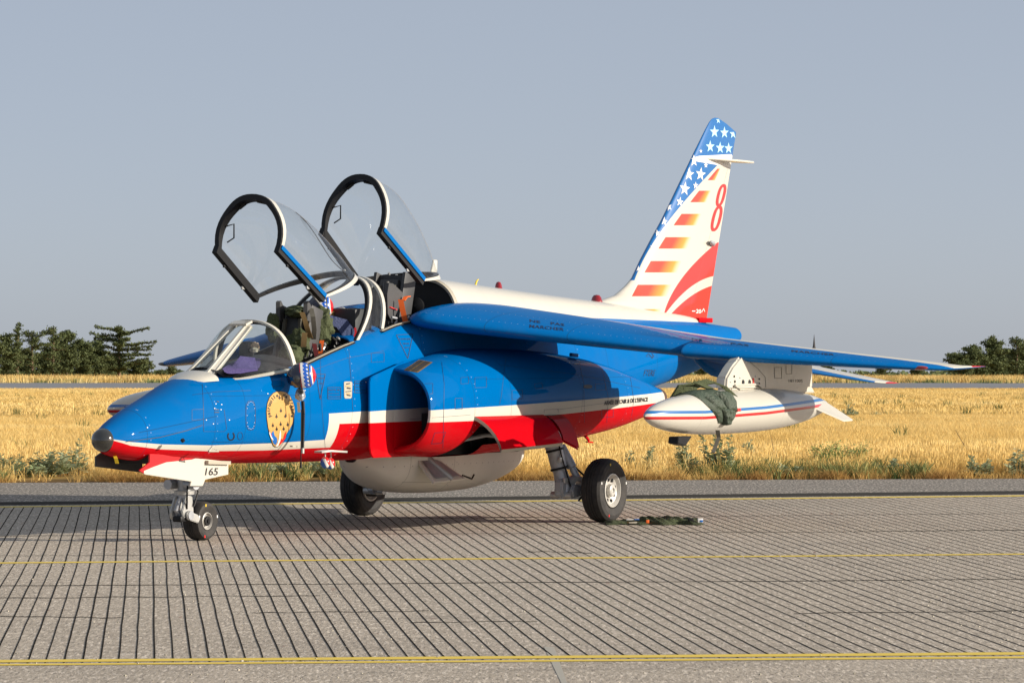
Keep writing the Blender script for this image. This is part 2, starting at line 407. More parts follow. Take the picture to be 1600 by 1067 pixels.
# ================================================================== SETTING
_e2 = np.array(G(1600, 865)) - np.array(G(0, 879)); _e2 = _e2 / np.linalg.norm(_e2)
def asphaltf(groove):
    def f(t, b, oc, x, y, z):
        l = x * float(RT[0]) + y * float(RT[1]); d = (x * float(FW[0]) + y * float(FW[1])) * 0.16
        cv = t.nodes.new("ShaderNodeCombineXYZ"); t.links.new(l.o, cv.inputs[0]); t.links.new(d.o, cv.inputs[1]); gv = E(t, cv.outputs[0])
        big = noise(t, oc, 0.35, 5, 0.6); mid = noise(t, oc, 3.0, 6, 0.7); fine = noise(t, gv, 38.0, 3, 0.75); sp = noise(t, gv, 55.0, 2, 0.7)
        a, c2 = groove
        c = mixc(t, mid.sm(0.3, 0.7), a, c2)
        c = mixc(t, fine.sm(0.50, 0.66) * 0.8, c, (0.82, 0.72, 0.60))
        c = mixc(t, sp.sm(0.54, 0.66) * 0.7, c, (0.16, 0.14, 0.12))
        c = mixc(t, big.sm(0.52, 0.75) * 0.30, c, (0.16, 0.14, 0.12))
        lt_ = x * float(_e2[0]) + y * float(_e2[1]); dt_ = x * float(-_e2[1]) + y * float(_e2[0])
        c3 = t.nodes.new("ShaderNodeCombineXYZ"); t.links.new((lt_ * 0.22).o, c3.inputs[0]); t.links.new((dt_ * 1.6).o, c3.inputs[1]); sv = E(t, c3.outputs[0])
        c = mixc(t, noise(t, sv, 1.0, 6, 0.7).sm(0.56, 0.72) * 0.40, c, (0.15, 0.135, 0.12))
        c = mixc(t, noise(t, sv, 3.1, 3, 0.6).sm(0.66, 0.72) * 0.45, c, (0.12, 0.105, 0.095))
        c = mixc(t, noise(t, oc, 1.7, 4, 0.7).sm(0.70, 0.74) * 0.45, c, (0.09, 0.08, 0.07))
        c = mixc(t, noise(t, gv, 9.0, 3, 0.6).sm(0.68, 0.73) * 0.6, c, (0.20, 0.09, 0.06))
        return c
    return f
M['asphalt'] = mat('taxiway_asphalt', rough=0.9, fn=asphaltf(((0.375, 0.32, 0.255), (0.48, 0.41, 0.328))), bump=0.55, bscale=45, spec=0.2)
M['shoulder'] = mat('shoulder_asphalt', rough=0.9, fn=asphaltf(((0.16, 0.145, 0.127), (0.235, 0.21, 0.182))), bump=0.5, bscale=45, spec=0.2)
M['tar'] = mat('tar_sealant', (0.030, 0.028, 0.026), 1.0, spec=0.0)
M['band_and_tar'] = mat('band_and_worn_tar', (0.07, 0.066, 0.06), 1.0, vary=0.4, spec=0.0)
M['runway'] = mat('runway_asphalt', (0.20, 0.20, 0.21), 0.85, vary=0.25, vscale=0.05)
def yl(t, b, oc, x, y, z):
    n = noise(t, oc, 20, 5, 0.8)
    return mixc(t, n.sm(0.55, 0.72) * 0.6, (0.74, 0.53, 0.06), (0.42, 0.36, 0.25))
M['yline'] = mat('worn_yellow_line', rough=0.7, fn=yl)
far = [tuple(EA - _e * 260), tuple(EB + _e * 260)]
back = [LD(260, -80), LD(-260, -80)]
b_ = MB(); b_.add([far[0], far[1], back[0], back[1]], [(0, 1, 2, 3)])
taxi = tag(b_.build('taxiway', M['asphalt'], smooth=False, recalc=False), kind='structure')
if taxi.data.polygons[0].normal.z < 0: taxi.data.flip_normals()
def strip(pts_a, pts_b, z, name, m, parent, kind=None):     # quad strip on the ground between two rows of photo spots
    mb = MB(); A_ = [G(*p, z) for p in pts_a]; B_ = [G(*p, z) for p in pts_b]; n = len(A_)
    mb.add(A_ + B_, [(i, i + 1, n + i + 1, n + i) for i in range(n - 1)])
    o = mb.build(name, m, parent, smooth=False)
    if o.data.polygons[0].normal.z < 0: o.data.flip_normals()
    if kind: o['kind'] = kind
    return o
XL, XR = -500, 2100
def ln(x, a, b): return a + (b - a) * x / 1600.0
# shoulder beyond the far yellow line, slightly darker
strip([(x, ln(x, 754, 747.5)) for x in (XL, XR)], [(x, ln(x, 790, 772.5)) for x in (XL, XR)], 0.0006, 'shoulder', M['shoulder'], taxi, 'structure')
strip([(x, ln(x, 784, 766.5)) for x in (XL, XR)], [(x, ln(x, 789, 771.8)) for x in (XL, XR)], 0.0012, 'dark_band', M['band_and_tar'], taxi, 'structure')  # narrow darker band along the shoulder, next to the far yellow line
for (a0, a1, b0, b1) in ((790.8, 773.2, 792.3, 775.0), (877.9, 864.2, 879.9, 866.0), (1030.2, 1018.0, 1034.2, 1022.2), (1036.4, 1024.6, 1039.0, 1027.6)):
    strip([(x, ln(x, a0, a1)) for x in (XL, XR)], [(x, ln(x, b0, b1)) for x in (XL, XR)], 0.0024, 'yellow_line', M['yline'], taxi, 'structure')
rg = random.Random(3)
for k in range(-34, 112):
    xb, xm, xt = 213.6 + 28.5 * k, 219.8 + 19.6 * k, 217.0 + 14.93 * k
    def yb_(x): return ln(x, 1035.5, 1023.5)
    def ym_(x): return ln(x, 879, 865)
    def yt_(x): return ln(x, 791.5, 774)
    ctrl = [(xb, yb_(xb)), (xm, ym_(xm)), (xt, yt_(xt))]
    P3 = [np.array(G(*c, 0.0018)) for c in ctrl]
    pts = []
    for seg in range(2):
        for i in range(11):
            u = i / 11.0; p = P3[seg] * (1 - u) + P3[seg + 1] * u
            d = P3[seg + 1] - P3[seg]; d = d / np.linalg.norm(d); n = np.array([-d[1], d[0], 0])
            pts.append((p + n * rg.uniform(-0.0028, 0.0028), n))
    pts.append((P3[2], n))
    mb = MB(); hw_ = rg.uniform(0.0036, 0.0052)
    mb.add([p + n * hw_ for p, n in pts] + [p - n * hw_ for p, n in pts], [(i, i + 1, len(pts) + i + 1, len(pts) + i) for i in range(len(pts) - 1)])
    o = mb.build('groove_line', M['tar'], taxi, smooth=False); o['kind'] = 'structure'
    if o.data.polygons[0].normal.z < 0: o.data.flip_normals()
for (x0, y0, x1, y1, h) in ((-400, 840, 2000, 826, 0.8), (-400, 917, 2000, 902, 0.9), (-300, 936, 500, 930, 0.9), (-100, 960, 190, 965, 1.3), (395, 957, 670, 954, 1.0), (1240, 958, 1900, 950, 0.9), (640, 972, 840, 970, 0.8), (825, 861, 925, 863, 1.0), (360, 812, 1900, 800, 0.5), (-200, 868, 560, 866, 0.5)):
    n = 10; A_ = []; B_ = []
    for i in range(n + 1):
        x = x0 + (x1 - x0) * i / n; y = y0 + (y1 - y0) * i / n + rg.uniform(-0.8, 0.8); hh = h * rg.uniform(0.4, 1.0) * 0.6
        A_.append((x, y - hh)); B_.append((x, y + hh))
    strip(A_, B_, 0.0012, 'crack_seam', M['tar'] if h > 0.6 else M['band_and_tar'], taxi, 'structure')
strip([(850, 1010), (866, 1010)], [(886, 1085), (893, 1085)], 0.0016, 'scrape_mark', M['gasket'], taxi, 'structure')
# small stones lying on the asphalt near the photographer
sm_ = MB()
for i in range(500):
    p = G(rg.uniform(-100, 1700), rg.uniform(800, 1075)); r0 = rg.uniform(0.003, 0.010)
    sm_.box((p[0], p[1], r0 * 0.4), (r0, r0 * rg.uniform(0.6, 1.5), r0 * 0.8), Matrix.Rotation(rg.uniform(0, 3), 3, 'Z'))
tag(sm_.build('gravel', M['gasket'], smooth=False), kind='stuff')

# field
def fieldf(t, b, oc, x, y, z):
    d = (x - EA[0]) * float(EN[0]) + (y - EA[1]) * float(EN[1])
    l = (x - EA[0]) * float(_e[0]) + (y - EA[1]) * float(_e[1])
    cv = t.nodes.new("ShaderNodeCombineXYZ"); t.links.new((l * 0.25).o, cv.inputs[0]); t.links.new(d.o, cv.inputs[1])
    st = noise(t, E(t, cv.outputs[0]), 0.10, 6, 0.7); st2 = noise(t, E(t, cv.outputs[0]), 0.9, 6, 0.75)
    c = mixc(t, st.sm(0.35, 0.65), (0.44, 0.27, 0.080), (0.62, 0.41, 0.135))
    c = mixc(t, st2.sm(0.45, 0.75) * 0.6, c, (0.22, 0.135, 0.045))
    c = mixc(t, noise(t, oc, 1.2, 6, 0.8).sm(0.62, 0.75) * 0.35, c, (0.10, 0.11, 0.045))
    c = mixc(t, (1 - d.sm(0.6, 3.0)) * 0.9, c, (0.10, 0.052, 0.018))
    return c
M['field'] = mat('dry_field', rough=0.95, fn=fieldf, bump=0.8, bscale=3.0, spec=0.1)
mb = MB(); rows = []
for d in (-1.5, 0, 2, 6, 12, 25, 50, 100, 180, 300, 600, 1200, 4500):
    rows.append([tuple(EA + _e * l + EN * d + np.array([0, 0, -SLOPE * max(d, 0) - 0.012])) for l in (-3500, -800, -200, -60, -20, 0, 20, 60, 200, 800, 3500)])
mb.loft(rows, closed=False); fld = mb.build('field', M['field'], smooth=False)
if fld.data.polygons[0].normal.z < 0: fld.data.flip_normals()
tag(fld, kind='structure')
# far runway strip lying in the field
mb = MB(); mb.add([FD(-900, 598.5), FD(2500, 598.5), FD(2500, 608.5), FD(-900, 608.5)], [(0, 3, 2, 1)])
mb.v = [(v[0], v[1], v[2] + 0.06) for v in mb.v]
rw = mb.build('runway', M['runway'], smooth=False)
if rw.data.polygons[0].normal.z < 0: rw.data.flip_normals()
tag(rw, kind='structure')

# ================================================================== AIRCRAFT
jet = thing('jet_aircraft', 'blue, white and red two-seat jet trainer parked on the taxiway with both canopies open', 'jet aircraft', (4.6, 0, 0))
NR = 72
FX = [0.09, 0.22, 0.44, 0.81, 1.21, 1.7, 2.2, 2.7, 3.1, 3.77, 4.2, 4.8, 5.3, 6.3, 7.5, 8.5, 9.5, 10.45, 11.1, 11.75]
FT = [0.985, 1.048, 1.135, 1.258, 1.385, 1.43, 1.475, 1.585, 1.69, 1.83, 1.93, 1.985, 2.02, 2.02, 2.00, 1.98, 1.96, 1.93, 1.90, 1.86]
FB = [0.785, 0.748, 0.712, 0.685, 0.668, 0.652, 0.640, 0.632, 0.628, 0.626, 0.626, 0.628, 0.632, 0.66, 0.78, 0.98, 1.20, 1.345, 1.48, 1.69]
FH = [0.095, 0.158, 0.215, 0.285, 0.345, 0.395, 0.43, 0.455, 0.47, 0.485, 0.49, 0.50, 0.51, 0.52, 0.50, 0.45, 0.37, 0.27, 0.19, 0.09]
FN = [2.0, 2.0, 2.05, 2.1, 2.3, 3.4, 4.6, 5.2, 5.4, 5.4, 5.0, 4.4, 3.0, 2.8, 2.6, 2.4, 2.2, 2.1, 2.0, 2.0]
FM = [0.885, 0.89, 0.91, 0.94, 0.98, 1.02, 1.06, 1.10, 1.12, 1.16, 1.18, 1.2, 1.2, 1.22, 1.3, 1.42, 1.53, 1.62, 1.68, 1.775]
def fus_ring(x, n=NR):
    t_, b__, h, e, m_ = (pchip(FX, a, x) for a in (FT, FB, FH, FN, FM))
    out = []
    for j in range(n):
        a = 2 * math.pi * j / n; s, c = math.sin(a), math.cos(a)
        ex = e if c > 0 else 2.25
        yy = h * sp_(s, ex); zz = m_ + (t_ - m_) * sp_(c, ex) if c > 0 else m_ + (m_ - b__) * sp_(c, 2.25)
        # upper flanks lean inward below the sill
        if c > 0: yy *= 1 - 0.10 * min(1, max(0, (x - 2.0) / 1.0)) * max(0, (zz - m_) / (t_ - m_))
        out.append((x, yy, zz))
    return out
def cuts(mb, planes, inside):               # bisect cleanly along planes, then drop the faces inside
    bm = bmesh.new(); vs = [bm.verts.new(v) for v in mb.v]
    for f in mb.f:
        try: bm.faces.new([vs[i] for i in f])
        except ValueError: pass
    for co, no, lim in planes:
        g = [f for f in bm.faces if lim(f.calc_center_median())]
        ed = set(e for f in g for e in f.edges); ve = set(v for f in g for v in f.verts)
        bmesh.ops.bisect_plane(bm, geom=list(ve) + list(ed) + g, plane_co=co, plane_no=no, dist=1e-5)
    dl = [f for f in bm.faces if inside(f.calc_center_median(), f)]
    bmesh.ops.delete(bm, geom=dl, context='FACES')
    mb.v = []; mb.f = []; mb.m = []; bm.verts.index_update(); mb.bm(bm)
xs = [0.09, 0.12, 0.16, 0.22, 0.3, 0.4, 0.5, 0.65, 0.8] + list(np.arange(1.0, 11.75, 0.16)) + [11.75]
fz_ = MB(); fz_.loft([fus_ring(x) for x in xs])
# round tail end
rl = fus_ring(11.75)
for k, (dx, s_) in enumerate(((0.03, 0.9), (0.05, 0.6), (0.055, 0.02))):
    fz_.loft([rl if k == 0 else last, [(11.75 + dx, p[1] * s_, 1.775 + (p[2] - 1.775) * s_) for p in rl]]); last = [(11.75 + dx, p[1] * s_, 1.775 + (p[2] - 1.775) * s_) for p in rl]
HOLES = ((2.40, 3.34), (3.86, 5.12))
def in_hole(c, f): return any(a < c.x < b for a, b in HOLES) and abs(f.normal.z) > 0.25 and c.z > 1.4 and abs(c.y) < 0.36
pln = [((x, 0, 0), (1, 0, 0), lambda c: c.z > 1.3) for h in HOLES for x in h] + [((0, y, 0), (0, 1, 0), lambda c: c.z > 1.35 and 2.2 < c.x < 5.3) for y in (-0.36, 0.36)]
# nose gear bay opening
pln += [((x, 0, 0), (1, 0, 0), lambda c: c.z < 0.8) for x in (0.5, 1.62)] + [((0, y, 0), (0, 1, 0), lambda c: c.z < 0.8 and 0.3 < c.x < 1.8) for y in (-0.16, 0.16)]
for f in (0,):
    bmx = None
def fus_in(c, f):
    f.normal_update()
    return in_hole(c, f) or (0.5 < c.x < 1.62 and abs(c.y) < 0.16 and c.z < 0.78)
cuts(fz_, pln, fus_in)
fus = fz_.build('fuselage', M['livery'], jet, recalc=True)
def topz(x): return pchip(FX, FT, x)
def sillz(x, y=0.365):
    r_ = [p for p in fus_ring(x, 288) if p[1] > 0 and p[2] > pchip(FX, FM, x)]
    return min(r_, key=lambda p: abs(p[1] - y))[2]
# nose cap: black glazed dome with a rim
mb = MB(); mb.lathe((0.09, 0, 0.885), (-1, 0, 0), [(-0.02, 0.099), (0.0, 0.0985), (0.03, 0.094), (0.055, 0.082), (0.075, 0.063), (0.088, 0.038), (0.094, 0.012), (0.095, 0.0)], 40)
mb.build('nose_cap', M['noseglass'], jet, recalc=True)
# nose bay box and cockpit tubs
mb = MB(); mb.box((1.06, 0, 0.78), (1.10, 0.31, 0.2)); 
o = mb.build('nose_gear_bay', M['bay'], jet, smooth=False); o.data.flip_normals()
mb = MB()
for a, b in HOLES:
    x0, x1 = a - 0.03, b + 0.03; zt0, zt1 = sillz(x0) - 0.004, sillz(x1) - 0.004
    v = [(x0, -.37, zt0), (x1, -.37, zt1), (x1, .37, zt1), (x0, .37, zt0), (x0, -.36, 1.0), (x1, -.36, 1.0), (x1, .36, 1.0), (x0, .36, 1.0)]
    mb.add(v, [(0, 1, 5, 4), (1, 2, 6, 5), (2, 3, 7, 6), (3, 0, 4, 7), (4, 5, 6, 7)])
mb.build('cockpit_tub', M['dark'], jet, smooth=False)
# sill rails round both cockpit openings
for (a, b) in HOLES:
    for s in (-1, 1):
        mb = MB(); pts = [(x, s * 0.372, sillz(x) + 0.004) for x in np.linspace(a - 0.02, b + 0.02, 12)]
        mb.strap(pts, (0, 1, 0), 0.030, 0.012); mb.build('cockpit_sill', M['gasket'] if s < 0 else M['black'], jet)
        mb = MB(); mb.strap([(p[0], p[1] + s * 0.022, p[2] - 0.006) for p in pts], (0, 1, 0), 0.016, 0.012); mb.build('sill_seal', M['black'], jet)

# ---- spine behind the rear cockpit
SX = [5.14, 5.30, 6.26, 7.5, 8.7, 9.35, 10.4, 11.0]
ST = [2.30, 2.292, 2.235, 2.165, 2.105, 2.07, 2.00, 1.93]
SH = [0.435, 0.435, 0.40, 0.33, 0.25, 0.19, 0.11, 0.05]
rings = []
for x in np.linspace(5.14, 11.0, 44):
    t_, h = pchip(SX, ST, x), pchip(SX, SH, x); z0 = 1.86
    rings.append([(x, h * sp_(math.sin(a), 2.5), z0 + (t_ - z0) * sp_(math.cos(a), 2.5)) for a in np.linspace(-math.pi / 2, math.pi / 2, 33)])
mb = MB(); mb.loft(rings, closed=False); spine = mb.build('spine_fairing', M['spine'], jet, recalc=False)
if spine.data.polygons[100].normal.z < 0: spine.data.flip_normals()
mb = MB()     # black rear bulkhead with a pale seal round it
r0 = rings[0]; mb.loft([[(5.15, p[1] * s_, 1.86 + (p[2] - 1.86) * s_) for p in r0] for s_ in (0.93, 0.6, 0.05)], closed=False)
bk = mb.build('rear_bulkhead', M['dark'], jet)
mb = MB(); mb.loft([[(5.11, p[1] * .93, 1.86 + (p[2] - 1.86) * .93) for p in r0], [(5.10, p[1] * .985, 1.86 + (p[2] - 1.86) * .985) for p in r0], [(5.15, p[1] * 1.0, 1.86 + (p[2] - 1.86) * 1.0) for p in r0]], closed=False)
mb.build('bulkhead_seal', M['gasket'], jet)

# ---- engine nacelles with intakes
NX = [3.765, 4.2, 4.6, 5.1, 6.0, 6.8, 7.25, 7.6, 8.05, 8.42]
NT = [1.475, 1.545, 1.600, 1.635, 1.625, 1.566, 1.510, 1.445, 1.345, 1.255]
NB = [0.690, 0.655, 0.645, 0.650, 0.690, 0.755, 0.800, 0.845, 0.925, 1.000]
NO = [0.955, 1.00, 1.035, 1.065, 1.080, 1.065, 1.04, 1.005, 0.945, 0.885]
NC = [0.53, 0.53, 0.53, 0.53, 0.54, 0.58, 0.61, 0.64, 0.68, 0.72]
def nac_ring(x, s, xo=None, inset=0.0, n=64):
    t_, b__, o_, c_ = (pchip(NX, a, x) for a in (NT, NB, NO, NC))
    cl = 0.545 if x < 4.5 else 0.545 - (x - 4.5) * 0.8
    t_ -= inset; b__ += inset; o_ -= inset; zc = (t_ + b__) / 2; hz = (t_ - b__) / 2; out = []
    for j in range(n):
        a = 2 * math.pi * j / n; y_ = c_ + (o_ - c_) * sp_(math.sin(a), 2.25); z_ = zc + hz * sp_(math.cos(a), 2.25)
        y_ = max(y_, cl + (inset * 0.3 if x < 4.5 else 0))
        out.append((xo if xo is not None else x, s * y_, z_))
    return out
nacs = {}
for s in (-1, 1):
    mb = MB()
    rg_ = [nac_ring(3.765, s, 4.9, 0.16), nac_ring(3.765, s, 4.4, 0.11), nac_ring(3.765, s, 4.05, 0.085), nac_ring(3.765, s, 3.85, 0.068), nac_ring(3.765, s, 3.79, 0.052), nac_ring(3.765, s, 3.766, 0.034), nac_ring(3.765, s, 3.77, 0.016), nac_ring(3.765, s, 3.80, 0.003)]
    rg_ += [nac_ring(x, s) for x in [3.86, 3.95, 4.05, 4.15] + list(np.arange(4.28, 8.42, 0.13)) + [8.42]]
    rg_ += [nac_ring(8.42, s, 8.42, 0.015), nac_ring(8.42, s, 8.1, 0.03)]
    mb.loft(rg_)
    bayp = [((4.30, 0, 0.66), (1, 0, -0.85), lambda c: c.z < 1.15 and c.x > 4.1 and c.x < 5.2), ((5.98, 0, 0), (1, 0, 0.25), lambda c: c.z < 1.15 and 5.3 < c.x < 6.6), ((0, 0, 1.015), (0.0, 0, 1), lambda c: 4.0 < c.x < 6.4 and c.z < 1.3), ((0, s * 0.56, 0), (0, 1, 0), lambda c: 4.0 < c.x < 6.4 and c.z < 1.0)]
    def inbay(c, f, s=s):
        return c.z < 1.015 and abs(c.y) > 0.56 and (c.x - 4.30) * 1 + (c.z - 0.66) * -0.85 > 0 and (c.x - 5.98) + c.z * 0.25 < 0.25 and c.x > 4.2 and abs(c.y) > 0.5
    cuts(mb, bayp, inbay)
    nc = mb.build('engine_nacelle', M['livery'], jet, recalc=True); nacs[s] = nc
    # dark engine face in the duct
    f_ = MB(); f_.loft([nac_ring(3.765, s, 4.88, 0.14), nac_ring(3.765, s, 4.87, 0.3)], cap1=True); f_.build('engine_face', M['dark'], jet)
    # splitter plate standing off the fuselage
    f_ = MB(); f_.prism([(3.385, 0.70), (3.365, 0.76), (3.36, 1.34), (3.375, 1.375), (3.42, 1.395), (3.95, 1.52), (4.5, 1.55), (4.5, 0.66), (3.42, 0.665)], s * 0.533, s * 0.553, 0.005)
    f_.build('splitter_plate', M['livery'], jet, sharp=30)
    # wheel bay box with ribs
    f_ = MB(); q8 = [(x, s * y, z) for x in (4.22, 6.02) for (y, z) in ((0.552, 0.66), (0.552, 1.05), (1.0, 1.05), (0.80, 0.72))]
    f_.add(q8, [(0, 1, 5, 4), (1, 2, 6, 5), (0, 3, 2, 1), (4, 5, 6, 7)]); o = f_.build('wheel_bay', M['dark'], jet, smooth=False)
    for k in range(4):
        f_ = MB(); f_.box((4.75 + 0.33 * k, s * 0.58, 0.88), (0.03, 0.03, 0.30)); f_.build('bay_rib', M['black'], jet, smooth=False)
    f_ = MB(); f_.tube([(4.5, s * .75, .98), (4.8, s * .86, .97), (5.3, s * .9, .95), (5.8, s * .88, .93)], [0.01, 0.05, 0.05, 0.03], 12); f_.build('bay_duct', M['black'], jet)
    f_ = MB(); f_.tube([(4.6, s * .66, .78), (5.0, s * .8, .84), (5.6, s * .78, .80)], 0.02, 8); f_.build('hydraulic_pipe', M['metal'], jet)
    # gear door hinged along its upper edge and swung outwards
    f_ = MB(); rr = []; hz0 = Vector((0, s * 1.055, 1.03))
    for x in np.linspace(4.42, 5.60, 20):
        row = []
        u = (x - 4.42) / 1.18; y0 = pchip(NX, NO, x)
        low = 0.30 - 0.04 * u
        for k in range(9):
            v = k / 8; xx = x - 0.0 + (0.10 * v if u < 0.05 else 0)
            yy = y0 - 0.005 + 0.27 * math.sin(v * 1.15) * (1 - 0.15 * u); zz = 1.022 - low * (1 - math.cos(v * 1.5)) / (1 - math.cos(1.5)) * 0.55 - low * v * 0.45
            row.append((xx, s * yy, zz))
        rr.append(row)
    f_.loft(rr, closed=False)
    g_ = MB(); g_.v = [tuple(Vector(v) + Vector((0, -s * 0.012, -0.028))) for v in f_.v]; g_.f = f_.f; g_.m = f_.m
    n0 = len(f_.v); allb = MB(); allb.add(f_.v, f_.f, 0); allb.add(g_.v, g_.f, 1)
    nr, nc2 = 20, 9
    for i in range(nr - 1):
        for j in (0, nc2 - 1): allb.add([f_.v[i * nc2 + j], f_.v[(i + 1) * nc2 + j], g_.v[(i + 1) * nc2 + j], g_.v[i * nc2 + j]], [(0, 1, 2, 3)], 1)
    for j in range(nc2 - 1):
        for i in (0, nr - 1): allb.add([f_.v[i * nc2 + j], f_.v[i * nc2 + j + 1], g_.v[i * nc2 + j + 1], g_.v[i * nc2 + j]], [(0, 1, 2, 3)], 1)
    allb.build('main_gear_door', [M['red'], M['gasket']], jet)
    f_ = MB(); f_.loft([[(x, s * (pchip(NX, NO, x) + 0.20 * math.sin(v * 1.3)), 1.012 - 0.30 * (1 - math.cos(v * 1.5)) * (0.6 + 0.4 * (x - 5.64) / 0.4) - 0.06 * v) for v in np.linspace(0, 1, 9)] for x in np.linspace(5.63, 5.93, 7)], closed=False)
    g_ = MB(); n0 = len(f_.v); f_.add([(v[0], v[1] - s * 0.01, v[2] - 0.02) for v in f_.v], [tuple(reversed(q_)) for q_ in f_.f]); f_.build('leg_door', M['red'], jet)
    # short lower bay door lying near the keel
    f_ = MB(); f_.loft([[(x, s * (0.56 + 0.20 * v), 0.645 + 0.10 * v * v + 0.03 * (x - 4.9)) for v in np.linspace(0, 1, 5)] for x in np.linspace(5.0, 6.05, 8)], closed=False)
    f_.build('keel_door', M['red'], jet)
    # exhaust nozzle
    f_ = MB(); f_.lathe((8.36, s * 0.725, 1.128), (1, 0, -0.03), [(-0.1, 0.145), (0.0, 0.142), (0.12, 0.132), (0.19, 0.122), (0.20, 0.115), (0.1, 0.10), (-0.2, 0.08), (-0.2, 0.0)], 36)
    f_.build('exhaust_nozzle', M['nozzle'], jet, recalc=False)
    # dark louvre on the intake shoulder
    if s < 0: LOUVRE_S = s

# ---- wings
def naca(t, n=26):
    up = []; lo = []
    for i in range(n + 1):
        xx = (1 - math.cos(math.pi * i / n)) / 2
        yt = 5 * t * (0.2969 * math.sqrt(xx) - 0.126 * xx - 0.3516 * xx ** 2 + 0.2843 * xx ** 3 - 0.1036 * xx ** 4)
        cm = 0.06 * xx * (1 - xx) * t / 0.1 * 1.2
        up.append((xx, yt + cm)); lo.append((xx, -yt + cm))
    return up, lo
def surf(name, st, axis, m, parent, sgn=-1, capt=True):
    # st: list of (pos along span, LE, TE, height, t/c); axis 'y' wings, 'z' fin
    mb = MB(); rings = []; ch = []; spn = []
    for (p, le, te, h, t) in st:
        up, lo = naca(t); c = te - le; ring = []
        for xx, yt in up: ring.append((xx, yt, 1))
        for xx, yt in reversed(lo[1:-1]): ring.append((xx, yt, -1))
        if axis == 'y':
            rings.append([(le + c * xx, sgn * p, h + c * yt) for xx, yt, k in ring])
        else:
            rings.append([(le + c * xx, c * (yt - 0.06 * xx * (1 - xx) * t / 0.1 * 1.2), p) for xx, yt, k in ring])
        for xx, yt, k in ring: ch.append(xx * k if k > 0 else -max(xx, 0.001)); spn.append(p)
    mb.loft(rings, cap1=capt, cap0=True)
    mb.at = {'chord': ch, 'span': spn}
    return mb.build(name, m, parent, sharp=50, recalc=True)
WST = [(0.30, 4.45, 7.05, 1.905, .075), (0.42, 4.27, 7.07, 1.90, .082), (0.50, 4.22, 7.09, 1.897, .088), (0.60, 4.26, 7.11, 1.886, .09), (0.75, 4.37, 7.14, 1.864, .092), (1.3, 4.80, 7.24, 1.787, .096), (1.9, 5.28, 7.36, 1.703, .10), (2.48, 5.73, 7.47, 1.622, .105),
       (2.505, 5.62, 7.475, 1.615, .105), (3.0, 6.02, 7.57, 1.570, .108), (3.5, 6.42, 7.67, 1.528, .108), (3.9, 6.75, 7.75, 1.496, .106), (4.2, 7.00, 7.81, 1.473, .100), (4.36, 7.16, 7.85, 1.462, .09), (4.44, 7.30, 7.865, 1.460, .08), (4.50, 7.46, 7.88, 1.466, .07), (4.54, 7.64, 7.89, 1.473, .06), (4.556, 7.76, 7.895, 1.476, .05)]
wings = {}
for s in (-1, 1):
    wings[s] = surf('wing', WST, 'y', M['wing'], jet, s)
    # flap track fairing under the wing
    for (yf, L) in ((2.15, 1.0),):
        f_ = MB(); rr = []; zt = pchip([0.75, 1.9, 2.5, 3.5], [1.864, 1.703, 1.615, 1.528], yf)
        for k in range(9):
            u = k / 8; xx = 6.55 + L * u if L > 0.6 else 7.0 + L * u
            dep = (0.26 if L > .6 else 0.1) * math.sin(min(1, 0.12 + u * 0.95) * math.pi * 0.78); wd = 0.05 * math.sin((0.1 + u * 0.85) * math.pi)
            rr.append([(xx, s * yf + wd * math.cos(a), zt - 0.04 - dep * (0.5 - 0.5 * math.sin(a))) for a in np.linspace(0, 2 * math.pi, 12, endpoint=False)])
        f_.loft(rr, cap0=True, cap1=True); f_.build('flap_fairing', M['blue'], jet)
    # red navigation light
    f_ = MB(); f_.ball((7.075, s * 4.235, 1.466), (0.05, 0.085, 0.022)); f_.build('navigation_light', M['redglass'] if s < 0 else M['noseglass'], jet)
    # wing root fillet between wing and spine
    # ---- tailplane
    surf('tailplane', [(0.12, 9.62, 11.1, 1.655, .085), (0.6, 9.86, 11.14, 1.57, .08), (1.2, 10.22, 11.18, 1.455, .078), (1.9, 10.64, 11.24, 1.325, .075), (2.06, 10.76, 11.25, 1.295, .07), (2.13, 10.90, 11.26, 1.284, .06), (2.165, 11.08, 11.27, 1.278, .05)], 'y', M['tailp'], jet, s)

# ---- fin and rudder
FLE = [(1.90, 8.40), (2.08, 8.55), (2.13, 8.74), (2.176, 9.01), (2.279, 9.25), (2.36, 9.39), (2.553, 9.578), (2.758, 9.80), (2.969, 10.04), (3.179, 10.255), (3.724, 10.80), (3.979, 11.06), (4.06, 11.15), (4.095, 11.21), (4.112, 11.28)]
fst = []
for z_, x_ in FLE:
    te = 11.08 + (z_ - 1.904) * 0.347
    if z_ > 4.0: te = 11.80 - (z_ - 4.0) * 3.9
    fst.append((z_, x_, te, 0, 0.085 if z_ < 3.9 else 0.06))
fin = surf('tail_fin', fst, 'z', M['fin'], jet)
# small blade aerials either side near the tip
for s in (-1, 1):
    f_ = MB(); f_.loft([[(10.95 + 0.35 * v, s * (0.03 + 0.0 * v), 3.665 + 0.0 * v + dz) for dz in (0,)] for v in (0, 1)], closed=False) if False else None
    g_ = MB(); pts = [(10.97, 0.03), (11.15, 0.10), (11.62, 0.20), (11.80, 0.215), (11.84, 0.20), (11.60, 0.03)]
    bm = bmesh.new(); vs = [bm.verts.new((p[0], s * p[1], 3.655 - 0.02 * (p[0] - 10.97))) for p in pts]; f = bm.faces.new(vs)
    r_ = bmesh.ops.extrude_face_region(bm, geom=[f]); bmesh.ops.translate(bm, vec=(0, 0, 0.022), verts=[g for g in r_['geom'] if isinstance(g, bmesh.types.BMVert)])
    bmesh.ops.recalc_face_normals(bm, faces=bm.faces); bmesh.ops.bevel(bm, geom=bm.edges[:], offset=0.006, segments=2, affect='EDGES'); g_.bm(bm)
    g_.build('navigation_aerial', M['white'], jet)
